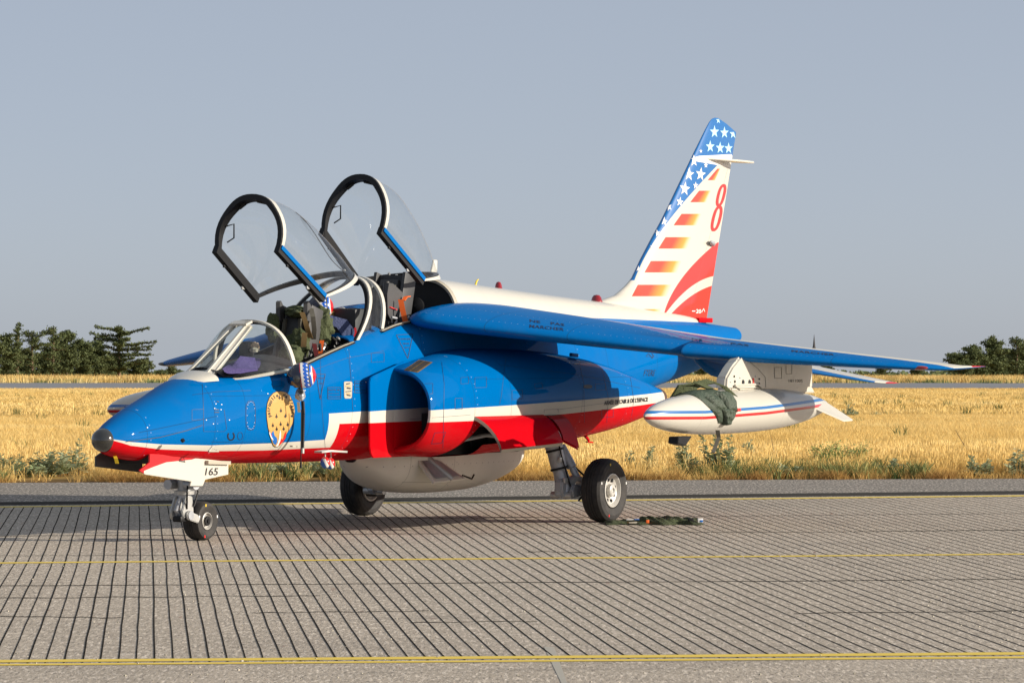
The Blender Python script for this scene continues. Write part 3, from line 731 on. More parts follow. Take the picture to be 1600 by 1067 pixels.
f_ = MB(); f_.box((10.93, 0, 1.935), (0.32, 0.16, 0.05), bev=0.01); f_.build('rudder_foot', M['red'], jet)
f_ = MB(); f_.lathe((11.05, -0.075, 2.77), (-0.9, -0.3, 0.1), [(0.02, 0.005), (-0.02, 0.02), (-0.14, 0.03), (-0.18, 0.022), (-0.18, 0.0)], 16); f_.build('rudder_actuator', M['metal'], jet)
# beacons, blade aerials on the spine
for (x, zt, r_, nm, m_) in ((6.62, 2.213, 0.035, 'beacon', 'redglass'), (8.62, 2.11, 0.055, 'beacon', 'redglass')):
    f_ = MB(); f_.lathe((x, 0, zt - 0.02), (0, 0, 1), [(0, r_ * 1.15), (0.03, r_ * 1.1), (0.035, r_), (0.06, r_ * 0.9), (0.085, r_ * 0.55), (0.092, 0)], 20); f_.build(nm, M[m_], jet)
f_ = MB(); f_.prism([(5.30, 2.27), (5.38, 2.47), (5.45, 2.47), (5.44, 2.27)], -0.008, 0.008, 0.004); f_.build('blade_aerial', M['white'], jet)
f_ = MB(); f_.tube([(6.16, 0, 2.22), (6.20, 0, 2.285), (6.23, 0, 2.30)], [0.012, 0.008, 0.005]); f_.build('probe', M['yellow'], jet)

# ---- canopies and windscreens
def arc(R, T, w_, n=28, e=2.3, flare=0.0, sc=1.0):
    R = Vector((R[0], 0, R[1])); T = Vector((T[0], 0, T[1])); C = R + (T - R) * 0.35; out = []
    for i in range(n + 1):
        a = -math.pi / 2 + math.pi * i / n; p = R + (T - R) * sp_(math.cos(a), e) if abs(i - n / 2) < n / 2 else R.copy()
        k = w_ * sp_(math.sin(a), e) * (1 + flare * math.sin(min(1, (p - R).length / (T - R).length * 1.3) * math.pi))
        p = Vector((p.x, k, p.z)); p = C + (p - C) * sc; out.append(p)
    return out
def band(name, a0, a1, th, m, parent):      # frame hoop between two arcs with wall thickness th
    def inset(a):
        c = sum(a, Vector()) / len(a); return [p + (c - p).normalized() * th for p in a]
    i0, i1 = inset(a0), inset(a1); n = len(a0); mb = MB()
    rings = [[a0[i], a1[i], i1[i], i0[i]] for i in range(n)]
    mb.loft(rings, True, True, True); return mb.build(name, m, parent, recalc=True)
def canopy(R0, R1, T0, T1, w0, w1, apex, label, flare=0.07):
    R0, R1, T0, T1 = map(np.array, (R0, R1, T0, T1))
    root = bpy.data.objects.new('canopy', None); COL.objects.link(root); root.parent = jet; root.location = Vector((R1[0], 0, R1[1])) - jet.location
    root['label'] = label
    ks = np.linspace(0, 1, len(apex)); ax = [a[0] for a in apex]; az = [a[1] for a in apex]
    def A(v, sc=1.0, out=0.0):
        R = R0 * (1 - v) + R1 * v; T = np.array([pchip(ks, ax, v), pchip(ks, az, v)])
        return arc(R, T, w0 * (1 - v) + w1 * v, flare=flare, sc=sc)
    ax = list(ax); az = list(az)
    mb = MB(); mb.loft([A(v, 0.985) for v in np.linspace(0.02, 0.985, 22)], closed=False); mb.build('canopy_glass', M['glass'], root)
    band('front_hoop', A(-0.0), A(0.065), 0.050, M['black'], root)
    band('hoop_skin', A(0.02, 1.010), A(0.062, 1.010), 0.008, M['white'], root)
    band('rear_hoop', A(0.955, 0.995), A(1.0, 0.995), 0.055, M['black'], root)
    band('rear_skin', A(0.962, 1.010), A(1.0, 1.010), 0.008, M['white'], root)
    for s in (-1, 1):
        p0 = Vector((R0[0], s * (w0 - 0.012), R0[1])); p1 = Vector((R1[0], s * (w1 - 0.012), R1[1])); d = (p1 - p0).normalized(); up = Vector((-d.z, 0, d.x)); up = up if up.z > 0 else -up
        m1 = MB(); m1.strap([p0 - d * 0.015 + up * 0.0, p0.lerp(p1, 0.5), p1 + d * 0.01], (0, 1, 0), 0.05, 0.075); m1.build('side_rail', M['black'], root, sharp=30)
        m2 = MB(); m2.strap([p0 + Vector((0, s * 0.03, 0)) + up * 0.022, p1 + Vector((0, s * 0.03, 0)) + up * 0.022], up, 0.038, 0.010); m2.build('rail_skin', M['blue'], root, sharp=30)
        for k in (0.25, 0.7):
            m3 = MB(); c = p0.lerp(p1, k) - up * 0.04; m3.box(c, (0.05, 0.02, 0.03), bev=0.005); m3.build('latch', M['lightmetal'] if k > .5 else M['black'], root)
    # small mirrors and grips along the front hoop
    a = A(0.05, 0.86)
    for i, wd in ((7, 0.10), (12, 0.13), (18, 0.07)):
        m3 = MB(); p = a[i]; q_ = a[i + 1]; d = (q_ - p).normalized(); m3.tube([p - d * wd / 2, p + d * wd / 2], 0.020, 8); m3.build('mirror', M['black'], root)
    for i in (4, 24):
        p = a[i]; m3 = MB(); m3.tube([p, p + Vector((0.05, -0.05 * (1 if i > 14 else -1), 0.02)), p + Vector((0.08, -0.03 * (1 if i > 14 else -1), -0.10)), p + Vector((0.02, 0, -0.14))], 0.007, 6); m3.build('hand_grip', M['black'], root)
    return root, A
c1, A1 = canopy((2.218, 2.499), (2.895, 2.082), (2.287, 2.986), (3.832, 2.29), 0.335, 0.36, [(2.287, 2.986), (2.72, 2.905), (3.12, 2.745), (3.50, 2.53), (3.832, 2.30)], 'front canopy, raised')
c2, A2 = canopy((3.929, 2.699), (4.588, 2.255), (4.071, 3.229), (5.232, 2.264), 0.325, 0.36, [(4.071, 3.229), (4.46, 3.13), (4.77, 2.92), (5.05, 2.61), (5.232, 2.30)], 'rear canopy, raised')
# demolition cord loop moulded in the front canopy glass
mb = MB(); pts = []
for t_ in np.linspace(0, 1, 20):
    v = 0.30 + 0.55 * t_; a = A1(v, 0.975); fi = 14 - 9 * math.sin(t_ * math.pi * 0.5 + 0.4); i = int(fi); pts.append(a[i].lerp(a[i + 1], fi - i))
mb.tube(pts, 0.004, 6); mb.build('canopy_cord', M['seatgrey'], c1)
# opening strut of each canopy
for (p0, p1) in (((3.45, -0.05, 1.95), (3.10, -0.05, 2.18)), ((4.95, 0.05, 2.0), (4.75, 0.02, 2.32)), ((4.95, 0.2, 2.05), (4.78, 0.12, 2.34))):
    mb = MB(); mb.tube([p0, p1], 0.012, 8); mb.build('canopy_strut', M['lightmetal'], jet)
# windscreen in front of the first cockpit
ws = bpy.data.objects.new('windscreen', None); COL.objects.link(ws); ws.parent = jet; ws.location = Vector((2.2, 0, 1.5)) - jet.location
def hoop(R, T, w_, dx, th, m, name, sc=1.0, e=2.2, fl=0.0):
    a0 = arc(R, T, w_, sc=sc, e=e, flare=fl); a1 = [p + Vector((dx, 0, 0.0)) for p in a0]
    return band(name, a0, a1, th, m, ws), a0
_, bow = hoop((2.32, 1.455), (2.235, 1.890), 0.425, 0.05, 0.022, M['white'], 'windscreen_hoop', fl=-0.02)
hoop((2.36, 1.465), (2.275, 1.882), 0.415, 0.03, 0.03, M['black'], 'hoop_seal', 0.985, fl=-0.02)
n = 28
def Bw(u): # point on the bow, u 0 = apex, 1 = foot, port side
    i = 14 - u * 14; i0 = int(i); f = i - i0; return bow[max(i0, 0)].lerp(bow[min(i0 + 1, 28)], f)
LF = {}
for s in (-1, 1):
    A0 = Vector(Y(340, 597, -0.215)); A0.y = s * abs(A0.y)                      # lower front corner of side glass
    A1_ = Vector(Y(334.5, 586, -0.15)); A1_.y = s * 0.15
    T_ = Vector((2.118, s * 0.105, 1.824))
    C_ = Bw(1.0).copy(); C_.y = s * abs(C_.y)
    rows = []
    for k in range(13):
        v = k / 12
        e1 = A0.lerp(A1_, min(1, v * 5)) if v < 0.2 else A1_.lerp(T_, (v - 0.2) / 0.8)
        e2 = Bw(1 - 0.80 * v).copy(); e2.y = s * abs(e2.y); row = []
        for j in range(9):
            u = j / 8; p = e1.lerp(e2, u); bul = math.sin(u * math.pi) * 0.035 * (0.35 + v * 0.4); row.append(p + Vector((0, s * bul, bul * 0.5)))
        rows.append(row)
    mb = MB(); mb.loft(rows, closed=False); mb.build('side_glass', M['glass2'], ws)
    mb = MB(); mb.strap([A0 + Vector((-.02, s * -.01, -.01)), A1_ + Vector((-0.02, -s * 0.008, 0.0)), T_ + Vector((-0.0, 0, 0.004))], (0, 1, 0.0), 0.02, 0.012); mb.build('windscreen_post', M['white'], ws)
    LP_ = (A1_, T_, A0)
    mb = MB(); mb.strap([A0, rows[0][4] + Vector((0, 0, -0.003)), C_], (0, 1, 0.6), 0.035, 0.014); mb.build('sill_frame', M['white'], ws)
    # centre pane post edges
    f0 = Vector(Y(307, 583, 0)); f0.y = s * 0.10; f1 = Vector(Y(376, 506, 0)); f1.y = s * 0.062
    mb = MB(); mb.strap([f0, f1], (0, 1, 0), 0.022, 0.016); mb.build('pane_frame', M['white'], ws); LF[s] = (f0, f1)
    o_ = Vector((0, s * 0.006, 0.008)); q4 = [f0 + Vector((0, 0, 0)), A1_ + o_ + Vector((.005, 0, 0)), T_ + o_ + Vector((0.02, 0, 0)), f1 + Vector((0.02, 0, 0.004))]
    mb = MB(); inn = [p + Vector((0.02, -s * 0.01, -0.015)) for p in q4]; mb.add(q4 + inn, [(0, 1, 2, 3), (7, 6, 5, 4), (0, 4, 5, 1), (1, 5, 6, 2), (2, 6, 7, 3), (3, 7, 4, 0)]); mb.build('windscreen_pillar', M['white'], ws, smooth=False, recalc=True)
mb = MB(); mb.add([LF[-1][0], LF[1][0], LF[1][1], LF[-1][1]], [(0, 1, 2, 3)]); mb.build('front_glass', M['glass2'], ws)
mb = MB(); mb.loft([[LF[-1][0] + Vector((0, 0, 0.0)), LF[1][0]], [Vector((LF[-1][0].x - 0.03, -0.17, LF[-1][0].z - 0.04)), Vector((LF[-1][0].x - 0.03, 0.17, LF[-1][0].z - 0.04))], [Vector((LF[-1][0].x - 0.17, -0.19, 1.345)), Vector((LF[-1][0].x - 0.17, 0.19, 1.345))]], closed=False)
# white skirt around the foot of the windscreen
sk = MB(); rr = []
for (x, zt, hw1) in ((1.17, 1.377, 0.05), (1.24, 1.400, 0.13), (1.32, 1.425, 0.17), (1.42, 1.45, 0.20)):
    rr.append([(x, hw1 * math.sin(a) * 1.25, 1.33 + (zt - 1.33) * math.cos(a) ** 0.6 if abs(a) < 1.5 else 1.33) for a in np.linspace(-1.45, 1.45, 15)])
sk.loft(rr, closed=False); sk.build('windscreen_skirt', M['white'], ws)
mb = MB(); mb.strap([Vector((LF[1][1].x, 0.09, LF[1][1].z + 0.005)), Vector((LF[1][1].x, -0.09, LF[1][1].z + 0.005))], (1, 0, 0.3), 0.10, 0.02); mb.build('top_frame', M['white'], ws)
# fixed glazing between the cockpits
mid = bpy.data.objects.new('middle_windscreen', None); COL.objects.link(mid); mid.parent = jet; mid.location = Vector((3.6, 0, 1.8)) - jet.location
ma = arc((3.30, 1.70), (3.83, 2.285), 0.425, e=2.3, flare=0.02); mbk = arc((3.76, 1.815), (3.93, 2.30), 0.425, e=2.3, flare=0.0)
band('forward_hoop', ma, [p + Vector((0.055, 0, 0.01)) for p in ma], 0.03, M['black'], mid)
band('forward_hoop_skin', [p + Vector((0.02, p.y * 0.03, 0.012)) for p in ma], [p + Vector((0.066, p.y * 0.03, 0.014)) for p in ma], 0.012, M['white'], mid)
band('aft_hoop', mbk, [p + Vector((0.045, 0, 0)) for p in mbk], 0.025, M['white'], mid)
mb = MB(); mb.loft([[a.lerp(b, t_) for a, b in zip(ma, mbk)] for t_ in (0.05, 0.3, 0.6, 0.97)], closed=False); mb.build('middle_glass', M['glass2'], mid)

# ---- ejection seats
def seat(x, z, lab, slim=0.0):
    r = bpy.data.objects.new('ejection_seat', None); COL.objects.link(r); r.parent = jet; r.location = Vector((x, 0, z)) - jet.location; r['label'] = lab
    R = Matrix.Rotation(math.radians(15), 3, 'Y')
    mb = MB(); mb.box((x + 0.02, 0, z + 0.30), (0.16, 0.32, 0.62), R, 0.02); mb.build('backrest', M['seat'], r)
    mb = MB(); mb.box((x - 0.02, 0, z + 0.44), (0.10, 0.20, 0.26), R, 0.02); mb.build('headrest', M['seatgrey'], r)
    for s in (-1, 1):
        mb = MB(); mb.box((x + 0.0, s * 0.155, z + 0.33), (0.20, 0.035, 0.60), R, 0.01); mb.build('side_frame', M['seatgrey'], r)
        mb = MB(); mb.tube([(x - 0.07, s * 0.08, z + 0.52), (x - 0.09, s * 0.09, z + 0.3), (x - 0.12, s * 0.08, z + 0.05)], 0.02, 6); mb.build('harness_strap', M['strapgrey'], r)
    mb = MB(); mb.box((x - 0.12, 0, z - 0.02), (0.40, 0.36, 0.12), R, 0.03); mb.build('cushion', M['seat'], r)
    return r
s1 = seat(3.02, 1.38, 'front seat with a dark boxy head box')
s2 = seat(4.62, 1.70, 'rear seat with black head box and orange straps')

# ---- belly pod
PX_ = [3.92, 4.0, 4.12, 4.39, 4.75, 5.2, 5.7, 6.1, 6.45, 6.75, 6.92]
PB = [0.60, 0.535, 0.455, 0.345, 0.300, 0.286, 0.292, 0.330, 0.400, 0.500, 0.60]
PH = [0.07, 0.16, 0.25, 0.34, 0.37, 0.38, 0.38, 0.36, 0.32, 0.22, 0.07]
mb = MB(); rr = []
for x in np.concatenate([np.linspace(3.92, 4.3, 9), np.linspace(4.4, 6.4, 14), np.linspace(6.5, 6.92, 8)]):
    b__, h = pchip(PX_, PB, x), pchip(PX_, PH, x); z0 = 0.655
    rr.append([(x, h * sp_(math.sin(a), 2.6), z0 - (z0 - b__) * sp_(math.cos(a), 2.6)) for a in np.linspace(-math.pi / 2, math.pi / 2, 25)])
mb.loft(rr, closed=False); pod = mb.build('belly_pod', M['pod'], jet, recalc=True)
# its open hatch, hanging out on the port side
hp = [Vector(Y(652, 717, -0.34)), Vector(Y(682, 715, -0.34)), Vector(Y(727, 747, -0.55)), Vector(Y(679, 753, -0.55))]
mb = MB(); nrm = (hp[1] - hp[0]).cross(hp[3] - hp[0]).normalized() * 0.025
mb.add([p for p in hp] + [p + nrm for p in hp], [(0, 1, 2, 3), (7, 6, 5, 4), (0, 4, 5, 1), (1, 5, 6, 2), (2, 6, 7, 3), (3, 7, 4, 0)])
hatch = mb.build('pod_hatch', M['pod'], jet, smooth=False)
mb = MB(); cc = [p.lerp(sum(hp, Vector()) / 4, 0.22) - nrm * 0.35 for p in hp]; mb.add(cc, [(0, 1, 2, 3)]); mb.build('hatch_recess', M['metal'], hatch, smooth=False)
mb = MB(); mb.tube([hp[0].lerp(hp[1], .5) - nrm * .5, hp[2].lerp(hp[3], .45) - nrm * .5], 0.028, 10); mb.build('hatch_rib', M['lightmetal'], hatch)
mb = MB(); mb.tube([hp[2] + Vector((-.05, 0, .03)), hp[2] + Vector((.12, 0, -0.01)), hp[2] + Vector((.16, 0, .03))], 0.008, 6); mb.build('hatch_handle', M['black'], hatch)

# ---- nose gear doors
dp = [(0.40, 0.755), (0.90, 0.722), (1.02, 0.695), (1.56, 0.668), (1.58, 0.575), (1.24, 0.527), (1.19, 0.470), (0.97, 0.470), (0.95, 0.505), (0.30, 0.63)]
def doorf(t, b, oc, x, y, z):
    edge = pl(x, [(0.34, 0.615), (0.372, 0.621), (0.538, 0.657), (0.723, 0.690), (1.10, 0.703), (1.2, 0.72)])
    c = mixc(t, z.gt(edge), WHITE, RED)
    c = mixc(t, x.lt(0.40) * z.lt(0.63), c, RED)
    return c
M['doorp'] = mat('gear_door_paint', rough=0.35, coat=0.6, fn=doorf)
def doorpx(pts, yv, yb): return [(Y(p[0], p[1], yv)[0], Y(p[0], p[1], yv)[2]) for p in pts]
dpx = doorpx([(234, 709), (276, 710), (318, 717), (357, 721), (357, 741), (321, 749), (317, 759), (297, 759), (299, 752), (227, 741), (218, 735), (234, 722)], -0.19, 0)
mb = MB(); mb.prism(dpx, -0.19, -0.172, 0.003); dr = mb.build('nose_gear_door', M['doorp'], jet, sharp=30)
mb = MB(); mb.strap([Vector(Y(322, 722, -0.2)), Vector(Y(357, 723, -0.2))], (0, 1, 0), 0.05, 0.03); mb.build('door_hinge', M['gasket'], dr)
dp2 = doorpx([(150, 713), (160, 706), (222, 706), (222, 738), (206, 736), (150, 729)], 0.18, 0)
mb = MB(); mb.prism([(a, b) for a, b in dp2], 0.175, 0.195, 0.003); mb.build('nose_gear_door', M['seatgrey'], jet, sharp=30)
mb = MB(); mb.strap([Vector(Y(179, 711, -0.03)), Vector(Y(181, 716, -0.05)), Vector(Y(183, 724, -0.05))], (0.5, -0.87, 0), 0.03, 0.004); mb.build('yellow_tag', M['yellow'], jet)

# ---- wheels
def wheel(parent, name, c, R, W, tilt, rimr, big):
    r = bpy.data.objects.new(name, None); COL.objects.link(r); r.parent = parent; r.location = Vector(c) - wloc(parent)
    ax = Vector((0.0, -1, 0)); ax.rotate(Matrix.Rotation(tilt, 3, 'Z')); c = Vector(c); h = W / 2
    pr_ = [(-h * .55, rimr), (-h * .85, rimr * 1.12), (-h, R * .78), (-h * .93, R * .90), (-h * .72, R * .968), (-h * .4, R * .995)]
    gr = []
    for gx in (-.26, 0.0, .26):
        gr += [((gx - .035) * h, R), ((gx - .03) * h, R * .982), ((gx + .03) * h, R * .982), ((gx + .035) * h, R)]
    prof = pr_ + gr + [(-a, b) for a, b in reversed(pr_)]
    mb = MB(); mb.lathe(c, ax, prof, 56); mb.build('tyre', M['tyre'], r, sharp=25, recalc=True)
    for sd_ in (1, -1):
        mb = MB(); mb.lathe(c, ax * sd_, [(h * .5, rimr * 1.06), (h * .88, rimr * 1.03), (h * .90, rimr * .96), (h * .62, rimr * .82), (h * .45, rimr * .55), (h * .50, rimr * .50), (h * .50, rimr * .40), (h * .85, rimr * .38), (h * .92, rimr * .30), (h * .92, rimr * .16), (h * .80, rimr * .12), (h * .80, 0)], 40)
        mb.build('rim', M['rim'], r, sharp=25)
        if not big:
            mb = MB(); mb.lathe(c, ax * sd_, [(h * .80, rimr * .60), (h * .93, rimr * .55), (h * .95, rimr * .25), (h * 1.08, rimr * .2), (h * 1.08, 0)], 24); mb.build('hub', M['black'], r)
        if sd_ == 1:
            a = ax.orthogonal().normalized(); b = ax.cross(a)
            for k in range(8 if big else 5):
                an = 2 * math.pi * k / (8 if big else 5) + 0.3; q0 = c + ax * (h * .56) + (a * math.cos(an) + b * math.sin(an)) * rimr * .66
                mb = MB(); mb.lathe(q0, ax, [(-0.03, rimr * .10), (0.006, rimr * .10), (0.008, 0)], 10); mb.build('rim_hole', M['dark'] if big else M['metal'], r)
            for k, mk in ((0.4, 'redprint'), (2.6, 'wprint'), (4.2, 'yellow'), (5.2, 'wprint')):
                q0 = c + ax * (h * .93) + (a * math.cos(k) + b * math.sin(k)) * (R * .84)
                mb = MB(); mb.box(q0, (0.014, 0.012, 0.022)); mb.build('tyre_mark', M[mk], r)
    return r
nw = bpy.data.objects.new('nose_gear', None); COL.objects.link(nw); nw.parent = jet; nw.location = Vector((1.25, 0, 0.5)) - jet.location
wheel(nw, 'nose_wheel', (1.505, 0.0, 0.166), 0.167, 0.168, 0.0, 0.072, False)
mb = MB(); mb.tube([(1.26, 0, 0.72), (1.262, 0, 0.36)], [0.062, 0.055], 20); mb.build('oleo_leg', M['metal'], nw)
mb = MB(); mb.lathe((1.262, 0, 0.40), (0, 0, 1), [(0, .055), (0, .085), (0.03, .088), (0.035, .06)], 24); mb.build('steering_collar', M['lightmetal'], nw)
for s in (-1, 1):
    mb = MB(); mb.lathe((1.22, s * 0.10, 0.485), (-0.2, s * 0.6 - 0.6, 0.0), [(-.06, 0), (-.06, .042), (.06, .042), (.06, 0)], 18); mb.build('retraction_bearing', M['metal'], nw)
    mb = MB(); mb.prism([(1.20, 0.385), (1.29, 0.385), (1.31, 0.26), (1.28, 0.20), (1.16, 0.20), (1.14, 0.26)], s * 0.055 - 0.012, s * 0.055 + 0.012, 0.006); mb.build('fork_plate', M['lightmetal'], nw)
    mb = MB(); mb.prism([(1.17, 0.235), (1.20, 0.265), (1.34, 0.225), (1.37, 0.19), (1.34, 0.155), (1.19, 0.19)], s * 0.085 - 0.01, s * 0.085 + 0.01, 0.006); mb.build('trailing_arm', M['lightmetal'], nw)
mb = MB(); mb.tube([(1.225, -0.10, 0.225), (1.225, 0.10, 0.225)], 0.04, 18); mb.build('pivot_shaft', M['metal'], nw)
mb = MB(); mb.tube([(1.20, 0, 0.36), (1.14, 0, 0.27), (1.20, 0, 0.22)], 0.022, 10); mb.build('torque_link', M['metal'], nw)
for (q0_, q1_, q2_) in (((1.22, -.07, .55), (1.16, -.10, .42), (1.20, -.07, .28)), ((1.31, -.06, .56), (1.34, -.09, .42), (1.29, -.08, .30))):
    mb = MB(); mb.tube([q0_, q1_, q2_], 0.008, 8); mb.build('hydraulic_hose', M['black'], nw)
mb = MB(); mb.box((1.18, -0.02, 0.195), (0.12, 0.09, 0.05), bev=0.015); mb.build('tow_fitting', M['black'], nw)
for s in (-1, 1):
    mg = bpy.data.objects.new('main_gear', None); COL.objects.link(mg); mg.parent = jet; mg.location = Vector((5.9, s * 1.0, 0.6)) - jet.location
    wheel(mg, 'main_wheel', (6.30, s * 1.34, 0.300), 0.302, 0.215, 0.0 if s < 0 else math.pi, 0.155, True)
    T0 = Vector((6.01, s * 0.92, 0.84)); T1 = Vector((6.08, s * 1.04, 0.285))
    def mgp(name, pts, r_, m='metal', n=16):
        mb = MB(); mb.tube(pts, r_, n); mb.build(name, M[m], mg, recalc=True)
    mgp('oleo_leg', [T0, T0.lerp(T1, .25), T0.lerp(T1, .30), T0.lerp(T1, .62), T0.lerp(T1, .64), T0.lerp(T1, 1.0)], [0.095, 0.085, 0.078, 0.078, 0.066, 0.085], n=20)
    for k in (.29, .60): mgp('leg_collar', [T0.lerp(T1, k - .018), T0.lerp(T1, k + .018)], 0.088, 'black', 20)
    mgp('retraction_jack', [T0 + Vector((-0.35, -s * .12, -0.04)), T0 + Vector((-0.02, 0, -0.05))], [0.022, 0.022], 'lightmetal', 10)
    S0 = T0.lerp(T1, .22) + Vector((0.10, s * .02, 0)); S1 = Vector((6.17, s * 1.12, 0.42))
    mgp('shock_strut', [S0, S0.lerp(S1, .68), S0.lerp(S1, .70), S1], [0.045, 0.048, 0.032, 0.032])
    mgp('clamp', [T0 + Vector((-0.10, -s * .08, -.07)), T0 + Vector((-0.10, s * .10, -.09))], 0.035, 'lightmetal', 14)
    # knuckle ring and cast fork
    mb = MB(); mb.lathe((6.17, s * 1.10, 0.345), (-0.45, -0.9 * 1 if s < 0 else 0.9, 0.0), [(-.055, .045), (-.06, .085), (-.03, .098), (.03, .098), (.06, .085), (.055, .045), (.0, .04), (-.055, .045)], 28); mb.build('knuckle_ring', M['lightmetal'], mg)
    mb = MB(); mb.prism([(5.94, .40), (6.09, .42), (6.19, .34), (6.18, .25), (6.08, .215), (5.97, .225), (5.93, .28)], s * 0.995, s * 1.085, 0.02); mb.build('cast_fork', M['metal'], mg)
    mgp('pivot_bolt', [(6.02, s * .93, .255), (6.02, s * 1.15, .255)], 0.034, 'lightmetal')
    mgp('brake_line', [T0 + Vector((.1, s * .05, -.1)), T0.lerp(T1, .5) + Vector((.13, s * .06, 0)), (6.26, s * 1.14, .44), (6.30, s * 1.16, .30), (6.18, s * 1.13, .20)], 0.010, 'black', 8)
    mb = MB(); mb.prism([(6.0, .30), (6.05, .36), (6.33, .335), (6.36, .30), (6.33, .265), (6.03, .23)], s * 1.12, s * 1.16, 0.012); mb.build('trailing_arm', M['metal'], mg)
    for k in (.12, .45, .80):
        c_ = T0.lerp(T1, k); mb = MB(); mb.box(c_ + Vector((-.06, -s * .0, 0)) - Vector((0, .07, 0)) * (1 if s < 0 else -1), (.07, .03, .05), None, .008); mb.build('bracket', M['lightmetal'], mg)
    mgp('brake_line', [T0 + Vector((-.02, -.09, -.05)), T0.lerp(T1, .4) + Vector((-.05, -.085, 0)), T0.lerp(T1, .9) + Vector((-.03, -.09, 0))], 0.008, 'black', 8)
    mgp('axle', [(6.30, s * 1.10, .30), (6.30, s * 1.38, .30)], 0.045)
    mb = MB(); mb.lathe((6.30, s * 1.22, .30), (0, s, 0), [(-.06, .05), (-.06, .115), (.06, .115)], 30); mb.build('brake_pack', M['black'], mg)

# ---- pylons and tanks
for s in (-1, 1):
    yt = s * 2.886
    def pp(pts): return [(Y(a, b, -2.886 - 0.0)[0], Y(a, b, -2.886)[2]) for a, b in pts]
    pyl = MB(); P_ = pp([(1126, 609), (1127, 590), (1137, 572), (1150, 556), (1156, 556), (1200, 552), (1262, 560), (1262, 606), (1240, 608)])
    pyl.prism(P_, yt - 0.055, yt + 0.055, 0.018)
    py_ = pyl.build('pylon', M['white'], jet, sharp=30)
    if s < 0:
        for (a, b, r_) in ((1147, 588, 2), (1148, 596, 2.4), (1161, 597, 4.2), (1171, 597, 4.2), (1186, 592, 1.6), (1186, 599, 1.6), (1180, 588, 1.2), (1156, 590, 1.2), (1153, 562, 1.4), (1141, 597, 1.2)):
            c = Vector(Y(a, b, yt - 0.056)); mb = MB(); rr_ = r_ / 178; mb.lathe(c, (0, -1, 0), [(0.0, rr_), (0.006, rr_ * .9), (0.007, rr_ * .5), (0.003, rr_ * .45), (0.003, 0)], 14); mb.build('pylon_port', M['ink'] if r_ > 1.5 else M['metal'], py_)
        mb = MB(); mb.tube([Y(1148, 602, yt - .06), Y(1184, 600, yt - .06)], 0.012, 8); mb.build('sway_bar', M['white'], py_)
        for a in ((1146, 603, 1156, 609), (1183, 602, 1190, 607)):
            mb = MB(); mb.tube([Y(a[0], a[1], yt - .06), Y(a[2], a[3], yt - .10)], 0.008, 8); mb.build('sway_brace', M['strapgrey'], py_)
        mb = MB(); mb.box(Y(1177, 595, yt - .058), (0.02, 0.01, 0.05)); mb.build('safety_pin', M['redprint'], py_)
    TX = [0, .03, .1, .25, .5, .9, 1.4, 1.9, 2.4, 2.8, 3.2, 3.5, 3.68]; TR = [0, .03, .062, .108, .150, .184, .201, .203, .196, .176, .138, .090, .055]
    mb = MB(); rr = []
    for u in list(np.linspace(0.0, 0.25, 10)) + list(np.linspace(0.35, 3.68, 26)):
        r_ = max(pchip(TX, TR, u), 0.002); x = 4.18 + u; zc = 1.048 + 0.012 * u
        rr.append([(x, yt + r_ * math.sin(a), zc + r_ * math.cos(a)) for a in np.linspace(0, 2 * math.pi, 48, endpoint=False)])
    mb.loft(rr, cap1=True); tk = mb.build('drop_tank', M['tank'], jet, recalc=True)
    mb = MB(); mb.prism([(5.75, 1.24), (5.9, 1.31), (7.5, 1.31), (7.62, 1.22)], yt - 0.035, yt + 0.035, 0.01); mb.build('tank_saddle', M['white'], tk)
    for sg in (-1, 1):
        f_ = MB(); b0 = Vector((7.35, yt + sg * 0.08, 1.10)); pts = [b0, b0 + Vector((0.40, sg * 0.0, 0.02)), b0 + Vector((0.58, sg * 0.20, -0.15)), b0 + Vector((0.38, sg * 0.20, -0.155))]
        f_.add(pts + [p + Vector((0, 0, 0.014)) for p in pts], [(3, 2, 1, 0), (4, 5, 6, 7), (0, 1, 5, 4), (1, 2, 6, 5), (2, 3, 7, 6), (3, 0, 4, 7)]); f_.build('tank_fin', M['white'], tk, smooth=False)

# ---- small fittings under the belly
def fit(name, pts, r_, m, n=8):
    mb = MB(); mb.tube(pts, r_, n); return mb.build(name, M[m], jet)
mb = MB(); mb.prism([(3.0, .64), (3.42, .64), (3.46, .655), (3.40, .665), (3.0, .67)], -0.40, -0.30, 0.004); 
stp = [Vector(Y(497, 706, -0.45)), Vector(Y(512, 704, -0.5)), Vector(Y(537, 705.5, -0.5))]
mb = MB(); mb.strap(stp, (0.3, 1, 0), 0.10, 0.016); mb.build('boarding_step', M['lightmetal'], jet)
mb = MB(); a_, b2, c_ = Vector(Y(326, 705, -0.43)), Vector(Y(332, 698, -0.43)), Vector(Y(341, 705, -0.46)); mb.tube([a_, b2, c_, a_], 0.009, 8); mb.build('pitot_mast', M['gasket'], jet)
mb = MB(); mb.strap([Vector(Y(284, 686, -.40)), Vector(Y(287, 690, -.42))], (1, 0, 0.2), 0.03, 0.02); mb.build('air_scoop', M['black'], jet)
mb = MB(); mb.strap([Vector(Y(455, 697, -.46)), Vector(Y(465, 697.5, -.47))], (0, 1, 0), 0.03, 0.012); mb.build('foot_rest', M['gasket'], jet)
fit('drain_mast', [Y(914, 680, -.6), Y(920, 688, -.6)], [0.02, 0.012], 'red'); fit('drain_mast', [Y(880, 697, -.6), Y(880, 702, -.6)], 0.012, 'red')
mb = MB(); mb.strap([Vector(Y(917, 690, -.6)), Vector(Y(925, 691, -.6))], (0, 1, 0), 0.03, 0.012); mb.build('drain_foot', M['red'], jet)
